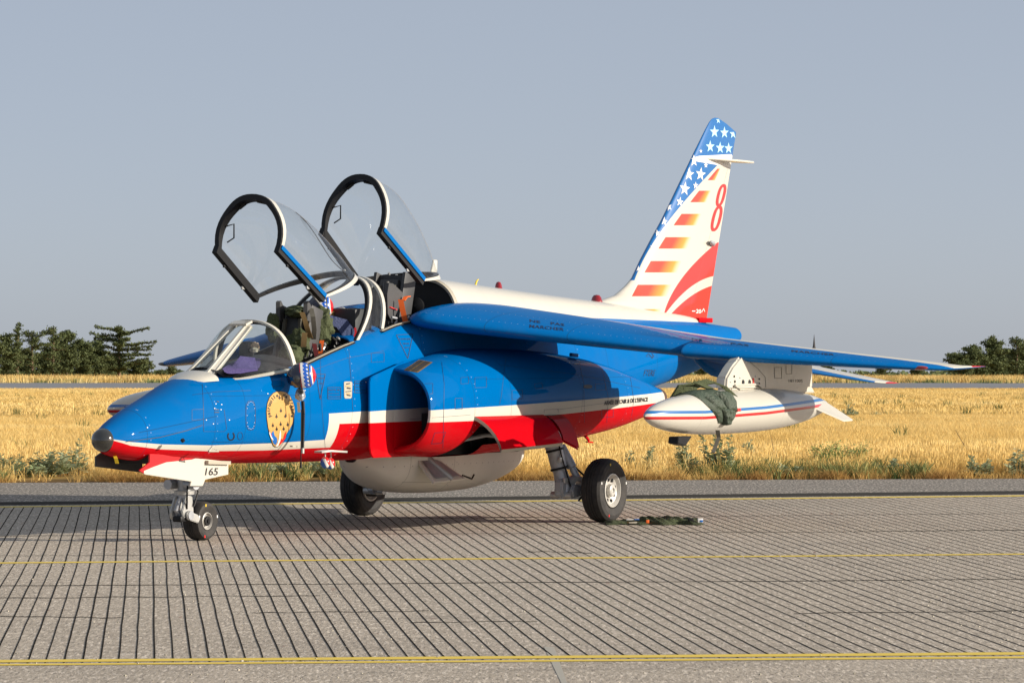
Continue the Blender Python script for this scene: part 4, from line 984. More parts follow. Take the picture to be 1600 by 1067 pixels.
mb = MB(); mb.prism([(Y(1050, 681, -2.886)[0], 0.86), (Y(1049, 690, -2.886)[0], 0.80), (Y(1062, 692, -2.886)[0], 0.775), (Y(1072, 682, -2.886)[0], 0.86)], -2.95, -2.85, 0.006); 
mb.build('tank_sling', M['black'], jet)

# ================================================================== MARKINGS (thin print lying on the real surfaces)
def bvh(*obs):
    vs = []; fs = []
    for o in obs:
        off = wloc(o); n = len(vs); vs += [v.co + off for v in o.data.vertices]; fs += [[n + i for i in p.vertices] for p in o.data.polygons]
    return BVHTree.FromPolygons(vs, fs)
T_body = bvh(fus, nacs[-1], spine); T_wing = bvh(wings[-1]); T_fin = bvh(fin); T_pod = bvh(pod)
T_door = bvh(dr)
CV = Vector(CAM)
def hit(T, px, py, off=0.003):
    d = Vector(ray(px, py)).normalized(); h = T.ray_cast(CV, d)
    if h[0] is None: return None
    n = h[1];  n = -n if n.dot(d) > 0 else n
    return h[0] + n * off
def subdiv(poly_, maxe):
    bm = bmesh.new(); vs = [bm.verts.new((p[0], p[1], 0)) for p in poly_]
    try: bm.faces.new(vs)
    except Exception: bm.free(); return None
    bmesh.ops.triangulate(bm, faces=bm.faces)
    for _ in range(5):
        ed = [e for e in bm.edges if e.calc_length() > maxe]
        if not ed: break
        bmesh.ops.subdivide_edges(bm, edges=ed, cuts=1); bmesh.ops.triangulate(bm, faces=bm.faces)
    return bm
class Decal:
    def __init__(s, T, m, off=0.003): s.T = T; s.m = m; s.off = off; s.mb = MB()
    def poly(s, pts, maxe=6.0):
        bm = subdiv(pts, maxe)
        if not bm: return s
        bm.verts.index_update(); P = [hit(s.T, v.co.x, v.co.y, s.off) for v in bm.verts]
        ix = {}; 
        for i, p in enumerate(P):
            if p is not None: ix[i] = len(s.mb.v); s.mb.v.append(tuple(p))
        for f in bm.faces:
            vi = [v.index for v in f.verts]
            if all(i in ix for i in vi):
                q3 = [Vector(s.mb.v[ix[i]]) for i in vi]
                if max((q3[0] - q3[1]).length, (q3[1] - q3[2]).length) < 0.25:
                    n = (q3[1] - q3[0]).cross(q3[2] - q3[0]); fi = [ix[i] for i in vi]
                    s.mb.f.append(tuple(fi if n.dot(Vector(FW)) < 0 else reversed(fi))); s.mb.m.append(0)
        bm.free(); return s
    def line(s, pts, w_=0.8, closed=False):
        if closed: pts = list(pts) + [pts[0]]
        for a, b in zip(pts, pts[1:]):
            L = math.hypot(b[0] - a[0], b[1] - a[1])
            if L < 1e-3: continue
            nx, ny = -(b[1] - a[1]) / L * w_ / 2, (b[0] - a[0]) / L * w_ / 2
            s.poly([(a[0] + nx, a[1] + ny), (b[0] + nx, b[1] + ny), (b[0] - nx, b[1] - ny), (a[0] - nx, a[1] - ny)], 8)
        return s
    def text(s, txt, x, y, h, w_=None, u=(1, 0), v=(0, -1), bold=0.0, space=1.0):
        cu = bpy.data.curves.new('t', 'FONT'); cu.body = txt; cu.size = 1; cu.offset = bold; cu.space_character = space; cu.resolution_u = 3
        o = bpy.data.objects.new('t', cu); COL.objects.link(o); dg = bpy.context.evaluated_depsgraph_get(); me = bpy.data.meshes.new_from_object(o.evaluated_get(dg))
        bpy.data.objects.remove(o); xs_ = [q_.co.x for q_ in me.vertices]; ys_ = [q_.co.y for q_ in me.vertices]
        if not xs_: return s
        x0, x1, y0, y1 = min(xs_), max(xs_), min(ys_), max(ys_); sc = h / 0.72; sx = (w_ / (x1 - x0)) if w_ else sc
        P = []
        for q_ in me.vertices:
            a = (q_.co.x - x0) * sx; b = q_.co.y * sc; P.append(hit(s.T, x + a * u[0] + b * v[0], y + a * u[1] + b * v[1], s.off))
        n = len(s.mb.v); s.mb.v += [tuple(p) if p else (0, 0, -50) for p in P]
        for f in me.polygons:
            if all(P[i] is not None for i in f.vertices):
                q3 = [P[i] for i in f.vertices][:3]; nn = (q3[1] - q3[0]).cross(q3[2] - q3[0]); fi = [n + i for i in f.vertices]
                s.mb.f.append(tuple(fi if nn.dot(Vector(FW)) < 0 else reversed(fi))); s.mb.m.append(0)
        bpy.data.meshes.remove(me); return s
    def done(s, name, parent):
        used = sorted(set(i for f in s.mb.f for i in f)); mp = {a: b for b, a in enumerate(used)}
        if not used: return None
        s.mb.v = [s.mb.v[i] for i in used]; s.mb.f = [tuple(mp[i] for i in f) for f in s.mb.f]
        return s.mb.build(name, M[s.m], parent, smooth=False)
# gold emblem
def z6(x, y): return (400 + x / 5.333, 560 + y / 5.333)
out6 = [(200, 275), (240, 281), (272, 305), (298, 350), (314, 400), (318, 440), (312, 495), (298, 545), (275, 590), (250, 625), (243, 650), (222, 690), (200, 716), (180, 730), (158, 732), (142, 720), (128, 685), (112, 630), (98, 570), (89, 500), (86, 440), (93, 375), (112, 325), (140, 292), (170, 277)]
E6 = [z6(*p) for p in out6]; cx6 = (200 / 5.333 + 400, 480 / 5.333 + 560)
Decal(T_body, 'ink', 0.003).poly([(cx6[0] + (p[0] - cx6[0]) * 1.035, cx6[1] + (p[1] - cx6[1]) * 1.02) for p in E6]).done('emblem_outline', fus)
emb = Decal(T_body, 'gold', 0.005).poly(E6, 5).done('emblem', fus)
Decal(T_body, 'blueprint', 0.007).poly([z6(*p) for p in [(140, 600), (150, 640), (170, 660), (172, 690), (160, 715), (142, 705), (128, 670), (118, 630)]]).done('emblem_flame', emb)
Decal(T_body, 'wprint', 0.0075).poly([z6(*p) for p in [(196, 592), (203, 620), (203, 660), (195, 690), (178, 726), (158, 728), (176, 700), (188, 660), (192, 620)]]).poly([z6(*p) for p in [(108, 600), (120, 640), (140, 672), (138, 680), (120, 660), (106, 625)]]).done('emblem_flame', emb)
Decal(T_body, 'redprint', 0.007).poly([z6(*p) for p in [(250, 600), (240, 660), (220, 690), (190, 718), (188, 700), (205, 665), (220, 670), (235, 620)]]).poly([z6(*p) for p in [(106, 590), (118, 620), (136, 655), (130, 660), (112, 635)]]).done('emblem_flame', emb)
def dart(d, x, y, h):
    d.poly([(x, y - h * .5), (x + h * .07, y - .1 * h), (x + h * .26, y + h * .22), (x + h * .26, y + h * .30), (x + h * .08, y + h * .22), (x + h * .07, y + h * .36), (x + h * .15, y + h * .5), (x - h * .15, y + h * .5), (x - h * .07, y + h * .36), (x - h * .08, y + h * .22), (x - h * .26, y + h * .30), (x - h * .26, y + h * .22), (x - h * .07, y - .1 * h)], 20)
d = Decal(T_body, 'ink', 0.007)
for (x, y) in ((203, 428), (166, 476), (240, 474), (136, 550), (201, 540), (260, 543), (168, 580), (226, 578), (192, 320)): dart(d, *z6(x, y), 7.6)
d.done('emblem_aircraft', emb)
d = Decal(T_body, 'ink', 0.007)
def arctext(d, txt, a0, a1, cx, cy, rx, ry, h):
    for i, ch in enumerate(txt):
        a = math.radians(a0 + (a1 - a0) * i / (len(txt) - 1)); x, y = cx + rx * math.cos(a), cy - ry * math.sin(a)
        if ch == ' ': continue
        tx, ty = math.sin(a), math.cos(a); L = math.hypot(tx * rx, ty * ry); u = (tx * rx / L, ty * ry / L); v = (u[1], -u[0])
        d.text(ch, x - u[0] * h * .3, y - u[1] * h * .3, h, None, u, v, 0.035)
arctext(d, 'patrouille', 203, 108, 438, 641, 17.0, 22, 5.2); arctext(d, 'de France', 76, -22, 438, 641, 17.0, 22, 5.2)
d.done('emblem_lettering', emb)
# numbers and lettering
Decal(T_door, 'ink').text('165', 320, 742, 11.5, 19.5, (1, 0), (0.16, -1), 0.012).done('number_165', dr)
Decal(T_body, 'ink').text("ARMÉE DE L'AIR & DE L'ESPACE", 943, 632.5, 6.2, 69, (0.998, -0.085), (0.10, -1), 0.05).done('lettering', nacs[-1])
Decal(T_wing, 'dkblueink').text('NE    PAS', 828, 503.5, 4.2, 54, (1, 0.12), (-0.1, -1), 0.012).done('lettering', wings[-1])
Decal(T_wing, 'dkblueink').text('MARCHER', 827, 512, 4.8, 54, (1, 0.10), (0.1, -1), 0.012).done('lettering', wings[-1])
Decal(T_wing, 'dkblueink').text('NE', 1081, 531, 2.6, 16, (1, 0.11), (0, -1), 0.01).text('PAS', 1142, 538, 2.6, 28, (1, 0.11), (0, -1), 0.01).text('MARCHER', 1237, 550, 3.0, 67, (1, 0.09), (0, -1), 0.01).done('lettering', wings[-1])
Decal(T_body, 'dkblueink').text('FTERE', 1005, 587, 9.5, 17, (1, 0.0), (0.25, -1), 0.005).line([(1010, 556), (1013, 552), (1016, 556), (1019, 560), (1021, 556), (1018, 552)], 0.8).line([(1009, 557), (1022, 557)], 0.6).done('lettering', fus)
D = Decal(T_body, 'dkblueink')
D.line([(619, 523.5), (645, 522), (637, 560)], 0.8, True).text('DANGER', 624, 531, 2.6, 17).text('SIEGE', 629, 538, 2.4, 10).text('EJECT', 632, 544, 2.2, 7).done('warning_triangle', fus)
D = Decal(T_body, 'dkblueink')
D.line([(494, 584.5), (508, 584.5), (500, 624)], 0.8, True).text('DANGER', 497, 592, 2.4, 9).text('SIEGE', 498, 600, 2.2, 6).done('warning_triangle', fus)
for (x0, y0, x1, y1) in ((512, 605, 532, 623), (554, 595, 572, 613.5)):
    D = Decal(T_body, 'dkblueink'); D.line([(x0, y0), (x1, y0), (x1, y1), (x0, y1)], 0.7, True).text('PILOTE AR', x0 + 1.5, y0 + 5.5, 3.0, x1 - x0 - 3).text('POUR LA GLACE', x0 + 1.5, y0 + 10.5, 2.2, x1 - x0 - 4).text('TIRER LA POIGNEE', x0 + 1.5, y0 + 15.5, 2.2, x1 - x0 - 3).done('rescue_placard', fus)
pc = Decal(T_body, 'gasket', 0.004).poly([(537, 597), (539, 596), (548, 596), (550, 598), (549, 621), (547, 622.5), (539, 622.5), (537.5, 621)]).done('switch_plate', fus)
Decal(T_body, 'ink', 0.007).line([(540, 600), (546, 599)], 1.6).line([(541, 606), (547, 607)], 2.2).line([(539, 612), (548, 611)], 1.2).line([(541, 617), (547, 618)], 1.8).done('switch_marks', pc)
Decal(T_body, 'gold', 0.008).line([(539, 603.5), (547, 603)], 1.4).line([(540, 615), (546, 614.5)], 1.4).done('switch_marks', pc)
Decal(T_body, 'ink').line([(360.7 + 5 * math.cos(math.radians(a)), 681 + 6.3 * math.sin(math.radians(a))) for a in range(-55, 236, 20)], 1.9).done('horseshoe_mark', fus)
def seam(pts, closed=False, w_=0.6, name='panel_line', m='dkblueink', T=T_body, par=fus): return Decal(T, m, 0.002).line(pts, w_, closed).done(name, par)
def oval(cx, cy, rx, ry, n=20, e=3.0): return [(cx + rx * sp_(math.cos(2 * math.pi * i / n), e), cy + ry * sp_(math.sin(2 * math.pi * i / n), e)) for i in range(n)]
seam(oval(391.5, 649, 7.5, 23), True); seam(oval(375, 681, 4, 6, 16, 2), True)
seam([(196, 690), (250, 683), (290, 673), (316, 664)], w_=1.1, m='ink')
seam([(318, 674), (350, 674), (354, 670), (350, 640)], w_=0.5); seam([(316, 600), (318, 640), (318, 674)], w_=0.5)
seam([(300, 617), (340, 612), (392, 610)], w_=0.5); seam([(470, 585), (540, 560), (600, 548)], w_=0.45)
seam([(711, 622), (722, 622), (722, 639), (711, 639)], True); seam([(679, 676), (696, 675), (690, 692), (674, 693)], True)
seam([(790, 560), (783, 620), (780, 632)], w_=0.4); seam([(690, 566), (694, 600), (692, 700)], w_=0.5)
seam([(904, 560), (912, 600), (913, 660)], w_=0.4); seam([(835, 600), (846, 598), (848, 606), (836, 607)], True, 0.5)
for (a, b, c, d_) in ((742, 590, 760, 606), (800, 610, 816, 624), (850, 640, 872, 650), (930, 600, 946, 610), (940, 640, 958, 652), (300, 640, 318, 656), (425, 590, 440, 604), (580, 552, 600, 566), (660, 600, 676, 616), (720, 590, 732, 600)):
    seam([(a, b), (c, b - 1), (c, d_ - 1), (a, d_)], True, 0.45)
for pts_ in ([(500, 560), (503, 640), (508, 700)], [(545, 545), (549, 600), (551, 640)], [(940, 575), (950, 620), (948, 660)], [(985, 590), (990, 625), (986, 655)], [(780, 570), (900, 585), (1000, 606)], [(330, 690), (430, 692)], [(640, 655), (735, 648)], [(870, 640), (1000, 622)]): seam(pts_, False, 0.4)
D = Decal(T_body, 'wprint', 0.004)
for (x, y) in ((337, 631), (346, 632), (335, 638), (345, 640), (322, 656), (358, 656), (333, 662), (418, 615), (476, 610), (571, 597), (230, 668), (206, 693)): D.poly([(x - .7, y - .7), (x + .7, y - .7), (x + .7, y + .7), (x - .7, y + .7)])
for i in range(16):
    a = 2 * math.pi * i / 16; x, y = 391.5 + 6 * sp_(math.cos(a), 3), 649 + 21 * sp_(math.sin(a), 3); D.poly([(x - .4, y - .4), (x + .4, y - .4), (x + .4, y + .4), (x - .4, y + .4)])
D.done('fastener', fus)['kind'] = 'stuff'
D = Decal(T_body, 'ink', 0.004).line([(335, 640), (342, 640)], 1.2).line([(335, 644), (342, 644)], 1.2).line([(338, 627), (342, 628)], 1.0); D.done('static_port', fus)
# louvre on the intake shoulder
lo = Decal(T_body, 'strap', 0.004).poly([(631, 578.5), (655, 562.5), (676, 566.5), (653, 582.5)]).done('louvre_frame', nacs[-1])
Decal(T_body, 'grille', 0.008).poly([(634.5, 578), (656, 564), (662, 565.2), (641, 579.5)]).poly([(643, 579.8), (664, 565.4), (672.5, 567), (652, 581.2)]).done('louvre', lo)
Decal(T_body, 'ink', 0.004).poly(oval(918, 604, 7, 3.0, 16, 2.2)).done('flush_inlet', nacs[-1])
mb = MB(); a_ = hit(T_body, 890, 558, 0.0); 
if a_: mb.box(a_ + Vector((0.05, -0.02, 0.02)), (0.13, 0.035, 0.035), Matrix.Rotation(math.radians(4), 3, 'Y'), 0.008); mb.build('air_outlet', M['blue'], jet)
# fin: stars, number, small logo
def star(d, x, y, r, rot=0.0, sx=0.72):
    pts = []
    for k in range(10):
        a = math.radians(-90 + 36 * k + rot); rr_ = r if k % 2 == 0 else r * 0.40; pts.append((x + rr_ * math.cos(a) * sx, y + rr_ * math.sin(a)))
    for k in range(5): d.poly([(x, y), pts[(2 * k - 1) % 10], pts[2 * k], pts[(2 * k + 1) % 10]], 20)
def z5(x, y): return (900 + x / 2.9625, 170 + y / 2.964)
for (x, y, r) in ((640, 108, 34), (686, 112, 32), (726, 117, 27), (620, 176, 33), (666, 182, 32), (705, 184, 31), (658, 55, 18)):
    d = Decal(T_fin, 'palestar', 0.003); star(d, *z5(x, y), r * 0.9 / 2.96); d.done('star', fin)
for (x, y, r, ro) in ((522, 304, 33, 5), (576, 304, 33, 8), (545, 242, 28, 0), (503, 371, 34, 8), (553, 356, 18, 0), (480, 432, 24, 10), (430, 456, 20, -15), (407, 522, 22, 10), (376, 577, 18, -10), (352, 640, 14, 5), (288, 742, 15, 10), (577, 197, 10, 0), (600, 262, 14, 0)):
    d = Decal(T_fin, 'wprint', 0.003); star(d, *z5(x, y), r / 2.96, ro); d.done('star', fin)
d = Decal(T_fin, 'wprint', 0.0025).poly([(1080, 248), (1092, 244), (1112, 243), (1147, 241), (1146, 250), (1140, 262), (1120, 258), (1085, 252)]).done('fin_band', fin)
o8 = Decal(T_fin, 'redprint', 0.003)
def ring8(d, cx, cy, rx, ry, w_):
    n = 22; A_ = [(cx + rx * sp_(math.cos(2 * math.pi * i / n), 2.4) + ry * sp_(math.sin(2 * math.pi * i / n), 2.4) * -0.24, cy + ry * sp_(math.sin(2 * math.pi * i / n), 2.4)) for i in range(n)]
    B_ = [(cx + (rx - w_) * sp_(math.cos(2 * math.pi * i / n), 2.4) + (ry - w_ * 1.1) * sp_(math.sin(2 * math.pi * i / n), 2.4) * -0.24, cy + (ry - w_ * 1.1) * sp_(math.sin(2 * math.pi * i / n), 2.4)) for i in range(n)]
    for i in range(n): d.poly([A_[i], A_[(i + 1) % n], B_[(i + 1) % n], B_[i]], 20)
ring8(o8, 1126.5, 305.5, 6.6, 17.8, 4.2); ring8(o8, 1119.5, 341.5, 7.4, 20.3, 4.4); o8.done('number_8', fin)
Decal(T_fin, 'wprint', 0.003).text('20', 1087, 489, 6.0, 8, (1, 0.05), (0.1, -1), 0.02).line([(1081, 486), (1086, 486)], 1.4).line([(1096, 488), (1099, 482), (1101, 487)], 0.8).done('anniversary_mark', fin)
# pylon number and panels
T_pyl = bvh([o for o in bpy.data.objects if o.name.startswith('pylon') and o.type == 'MESH' and len(o.data.vertices) > 20][0])
pyo = [o for o in bpy.data.objects if o.name == 'pylon'][0]
Decal(T_pyl, 'strapgrey', 0.002).text('181100S', 1232, 597, 4.6, 22).line([(1210, 574), (1221, 574), (1221, 591), (1210, 591)], 0.6, True).line([(1228, 569), (1237, 569), (1237, 584), (1228, 584)], 0.5, True).line([(1160, 556), (1184, 576), (1196, 590), (1196, 605)], 0.6).done('pylon_print', pyo)

# ================================================================== LOOSE THINGS
RV = Vector(RT); NVec = Vector((0, 0, 1))
def lump(c, rad, seed, amp=0.18, freq=9.0, n=22, rot=None, flat=None):
    mb = MB(); rr = random.Random(seed); ph = [rr.uniform(0, 6) for _ in range(6)]
    def fn(co):
        k = 1 + amp * (math.sin(co.x * freq * .5 + ph[0] + co.y * 3) * math.sin(co.z * freq * .6 + ph[1]) + 0.5 * math.sin(co.y * freq + ph[2] + co.x * 4) * math.sin(co.x * freq * .9 + ph[3]) + .35 * math.sin(co.z * freq * 1.7 + co.y * 7 + ph[4]))
        return co * k
    mb.ball(c, rad, n, rot, fn=fn)
    if flat is not None: mb.v = [(v[0], v[1], max(v[2], flat)) for v in mb.v]
    return mb
def helmetmat(name, c, ax):
    def fn(t, b, oc, x, y, z):
        u = (x - c[0]) * ax[0] + (y - c[1]) * ax[1] + (z - c[2]) * ax[2]
        v = z - c[2]
        c0 = mixc(t, u.gt(-0.012), (0.006, 0.008, 0.03), (0.45, 0.01, 0.015)); c0 = mixc(t, u.gt(-0.004), c0, (0.8, 0.79, 0.75))
        c0 = mixc(t, u.gt(0.016), c0, (0.01, 0.10, 0.50))
        st = (((v * 30 + u * 12).frac() - 0.5).abs() + ((u * 28).frac() - 0.5).abs()).lt(0.27)
        c0 = mixc(t, st * u.gt(0.018), c0, (0.8, 0.79, 0.75))
        c0 = mixc(t, u.gt(0.060), c0, (0.07, 0.08, 0.05)); c0 = mixc(t, u.gt(0.070), c0, (0.01, 0.10, 0.5)); c0 = mixc(t, u.gt(0.085), c0, (0.8, 0.79, 0.75))
        return mixc(t, u.gt(0.094), c0, (0.62, 0.01, 0.015))
    return mat(name, rough=0.2, coat=0.9, fn=fn)
def helmet(c, lab, visor=True, sc=1.0):
    c = Vector(c); r = thing('flight_helmet', lab, 'helmet', tuple(c - Vector((0, 0, 0.13 * sc))))
    ax = (RV * 0.95 + Vector((0, 0, 0.10))).normalized(); m = helmetmat('helmet_stripes', c, ax)
    rot = Matrix.Rotation(math.atan2(RV.y, RV.x), 3, 'Z')
    def fn(co):
        z = co.z; k = 1.0
        return Vector((co.x * (1 - 0.10 * max(0, -z)), co.y * (1 - 0.12 * max(0, -z)), max(z, -0.82)))
    mb = MB(); mb.ball(c, (0.125 * sc, 0.115 * sc, 0.125 * sc), 22, rot, fn=fn); mb.build('shell', m, r)
    mb = MB(); vc = c - RV * 0.018 * sc + Vector((0, 0, -0.004)); mb.ball(vc, (0.122 * sc, 0.118 * sc, 0.108 * sc), 20, rot, fn=lambda co: Vector((min(co.x, 0.10), co.y, max(min(co.z, .80), -0.75)))); mb.build('visor', M['navy'], r)
    mb = MB(); kc = c - RV * 0.045 * sc - Vector(FW) * 0.112 * sc + Vector((0, 0, -0.02)); mb.lathe(kc, tuple(-Vector(FW)), [(-.02, .030), (.008, .030), (.012, .024), (.016, .0)], 20); mb.build('visor_knob', M['noseglass'], r)
    return r, c
h1, hc = helmet(Vector(Y(472, 588, -0.575)), 'flight helmet with navy visor, stars and stripes, hung on the blue fuselage below the windscreen', sc=0.98)
# oxygen mask and hose hanging below the helmet
mk = thing('oxygen_mask', 'grey oxygen mask with ribbed black hose dangling under the hung helmet', 'oxygen mask', tuple(Y(471, 640, -0.52)))
lump(Y(469, 617, -0.54), (0.040, 0.045, 0.055), 3, 0.12).build('mask_shell', M['metal'], mk)
mb = MB(); mb.lathe(Y(470, 612, -0.58), tuple(-Vector(FW)), [(-.01, .024), (.012, .022), (.014, .012), (.006, .01), (.006, 0)], 18); mb.build('valve', M['seatgrey'], mk)
hp_ = [Vector(Y(473, 627, -.54)), Vector(Y(474, 645, -.52)), Vector(Y(473.5, 670, -.51)), Vector(Y(472.5, 700, -.50))]; pts = []; rs = []
for i in range(61):
    u = i / 60 * 3; k = min(int(u), 2); pts.append(hp_[k].lerp(hp_[k + 1], u - k)); rs.append(0.0165 if i % 2 else 0.0135)
mb = MB(); mb.tube(pts, rs, 12); mb.build('hose', M['black'], mk)
mb = MB(); mb.tube([hp_[3], hp_[3] - Vector((0, 0, .045))], 0.017, 12); mb.build('hose_coupling', M['lightmetal'], mk)
mb = MB(); mb.tube([Y(471, 640, -.54), Y(470.5, 690, -.52), Y(470, 722, -.50)], 0.005, 6); mb.tube([Y(470, 722, -.50), Y(470, 731, -.50)], 0.010, 8); mb.build('comms_cord', M['black'], mk)
mb = MB(); mb.strap([Vector(Y(466, 628, -.54)), Vector(Y(467.5, 644, -.54))], RV, 0.025, 0.006); mb.build('mask_strap', M['gasket'], mk)
mb = MB(); mb.tube([hc + Vector((0, 0, -.09)), Y(471, 612, -.54)], 0.008, 6); mb.build('mask_link', M['strap'], mk)
h2, hc2 = helmet(Vector((3.44, 0.02, 2.005)), 'flight helmet with stars and stripes resting between the two cockpits', sc=0.95)
mb = MB(); mb.box((3.66, 0.02, 1.80), (0.30, 0.66, 0.40), None, 0.05); mb.build('rear_coaming', M['seat'], jet)
mb = MB(); mb.box((3.60, -0.02, 1.935), (0.06, 0.10, 0.09), None, 0.01); mb.build('rear_sight', M['black'], jet)
mb = MB(); mb.strap([Vector((3.30, -.12, 1.90)), Vector((3.42, -.22, 1.86)), Vector((3.50, -.30, 1.70))], (0.6, -.3, 0.4), 0.13, 0.01); mb.build('blue_cover', mat('navy_cloth', (0.02, 0.035, 0.11), 0.7, vary=0.2, bump=0.8, bscale=30), jet)
# ear defenders hanging from the boarding step
ed = thing('ear_defenders', 'small red, white and blue ear defenders hanging from the boarding step', 'ear defenders', tuple(Y(511, 733, -0.45)))
def earf(cc):
    def fn(t, b, oc, x, y, z):
        u = (x - cc[0]) * RV.x + (y - cc[1]) * RV.y; v = z - cc[2]; k = u + v * 0.5
        c0 = mixc(t, k.gt(-0.005), (0.01, 0.12, 0.45), (0.8, 0.78, 0.72)); c0 = mixc(t, k.gt(0.022), c0, (0.62, 0.01, 0.015)); return mixc(t, v.gt(0.036), c0, (0.62, 0.01, 0.015))
    return fn
for (px, py, yy, m) in ((508, 722.5, -0.47, 0), (516, 724, -0.42, 1)):
    c = Y(px, py, yy); mt = mat('ear_cup_paint', rough=0.25, coat=0.8, fn=earf(c)); mb = MB(); mb.ball(c, (0.042, 0.044, 0.052), 16); mb.build('ear_cup', mt, ed)
mb = MB(); mb.tube([Y(508, 714, -.47), Y(508, 706, -.47), Y(513, 703, -.45), Y(517, 707, -.42), Y(517, 716, -.42)], 0.006, 6); mb.build('headband', M['lightmetal'], ed)

# vest thrown over the port tank
vt = thing('flight_vest', 'olive survival vest with pockets and straps draped over the white drop tank', 'vest', (5.2, -2.99, 0.86))
def vsurf(th, u, off):
    # th measured from top towards the near side
    xl = pchip([-60, -20, 20, 60, 100, 130], [5.03, 4.95, 4.97, 5.03, 5.20, 5.32], th); xr = pchip([-60, -20, 20, 60, 100, 130], [5.42, 5.44, 5.50, 5.60, 5.55, 5.44], th)
    x = xl + (xr - xl) * u; r_ = pchip([0, .03, .1, .25, .5, .9, 1.4, 1.9, 2.4], [0, .03, .062, .108, .150, .184, .201, .203, .196], x - 4.18) + off
    a = math.radians(th); return Vector((x, -2.886 - r_ * math.sin(a), 1.048 + 0.012 * (x - 4.18) + r_ * math.cos(a)))
rv = random.Random(5)
def vest_patch(t0, t1, u0, u1, base, amp, name, m, seed, n=26):
    mb = MB(); rows = []
    for i in range(n):
        row = []
        for j in range(n):
            a, b = i / (n - 1), j / (n - 1); e = min(1, 6 * min(a, 1 - a, b, 1 - b)) ** 0.5
            w2 = math.sin(a * 13 + seed + 3 * math.sin(b * 5 + seed)) * math.sin(b * 9 + seed * 2 + a * 6)
            row.append(vsurf(t0 + (t1 - t0) * a, u0 + (u1 - u0) * b, 0.004 + e * (base + amp * (0.5 + 0.5 * w2))))
        rows.append(row)
    mb.loft(rows, closed=False); return mb.build(name, m, vt)
vest_patch(-60, 118, 0.0, 1.0, 0.006, 0.022, 'vest_body', M['khaki2'], 1, 40)
vest_patch(42, 84, 0.12, 0.48, 0.035, 0.014, 'pocket', M['khaki2'], 2)
vest_patch(30, 88, 0.55, 0.93, 0.040, 0.014, 'pocket', M['khaki2'], 4)
vest_patch(78, 122, 0.30, 0.72, 0.040, 0.014, 'pocket', M['khaki2'], 7)
mb = MB(); mb.strap([vsurf(-30, .3, .02), vsurf(-5, .55, .07), vsurf(8, .8, .09), vsurf(22, 1.02, .06), vsurf(45, 1.05, .02)], (0.7, -0.5, -0.3), 0.10, 0.022); mb.build('shoulder_strap', M['khaki'], vt)
mb = MB(); mb.strap([vsurf(-50, .1, .03), vsurf(-20, .25, .085), vsurf(0, .5, .075), vsurf(15, .7, .03)], (0.9, -0.3, 0), 0.09, 0.02); mb.build('shoulder_strap', M['khaki'], vt)
mb = MB(); mb.strap([Vector(Y(1121, 672, -3.06)), Vector(Y(1123, 683, -3.06)), Vector(Y(1118, 697, -3.05)), Vector(Y(1114, 707, -3.05))], RV, 0.038, 0.004); mb.build('hanging_strap', M['strapgrey'], vt)
mb = MB(); mb.tube([Y(1114, 706, -3.05), Y(1117, 712, -3.05), Y(1119, 718, -3.05)], 0.004, 6); mb.build('cord', M['black'], vt)
mb = MB(); mb.box(vsurf(84, 1.0, .02), (0.07, 0.03, 0.03), None, 0.008); mb.build('red_tab', M['redprint'], vt)

# harness and jacket laid out on the taxiway
bg_ = thing('flight_suit', 'olive flight suit lying crumpled on the taxiway behind the main wheel', 'flight suit', (6.25, -1.9, 0))
P0_, P1_ = Vector(G(945, 818)), Vector(G(1098, 818)); dv = P1_ - P0_; pv = Vector((-dv.y, dv.x, 0)).normalized()
def heap(u0, u1, hgt, wid, seed, m, name, mat_):
    mb = MB(); rows = []; n1, n2 = 34, 22
    for i in range(n1):
        u = u0 + (u1 - u0) * i / (n1 - 1); row = []
        for j in range(n2):
            v = j / (n2 - 1) * 2 - 1; e = max(0, 1 - abs(v) ** 3) * min(1, 5 * min(i / (n1 - 1), 1 - i / (n1 - 1)) + 0.15) ** .5
            f = 0.66 + 0.12 * math.sin(u * 25 + seed + v * 3) + 0.14 * math.sin(v * 7 + u * 17 + seed * 2) + 0.12 * math.sin(u * 80 + v * 9 + seed)
            row.append(P0_ + dv * u + pv * (v * wid * (1 + .25 * math.sin(u * 19 + seed))) + Vector((0, 0, 0.004 + hgt * e * max(f, 0.08))))
        rows.append(row)
    mb.loft(rows, closed=False); return mb.build(name, mat_, bg_)
heap(0.0, 0.45, 0.040, 0.22, 1, 0, 'leggings', M['khaki']); heap(0.36, 0.98, 0.075, 0.26, 3, 0, 'jacket', M['khaki'])
heap(0.34, 0.52, 0.080, 0.14, 6, 0, 'sleeve', M['khaki'])
for (u, hh, m_, sz) in ((0.24, .02, 'strap', (.05, .03, .015)), (0.42, .03, 'orange', (.03, .02, .03)), (0.27, .02, 'gasket', (.08, .03, .015)), (0.955, .04, 'wprint', (.05, .03, .04)), (0.965, .035, 'blueprint', (.03, .035, .02)), (0.25, .048, 'wprint', (.09, .02, .008)), (0.31, .05, 'blueprint', (.05, .02, .008)), (0.86, .045, 'black', (.05, .03, .03))):
    mb = MB(); p = P0_ + dv * u + Vector((0, 0, hh)) - pv * (0.20 if hh < .08 else 0.05) * (1 if pv.dot(Vector(FW)) > 0 else -1)
    mb.box(p, sz, Matrix.Rotation(math.atan2(RV.y, RV.x) + .2, 3, 'Z'), 0.004); mb.build('patch' if m_ != 'black' else 'buckle', M[m_], bg_)

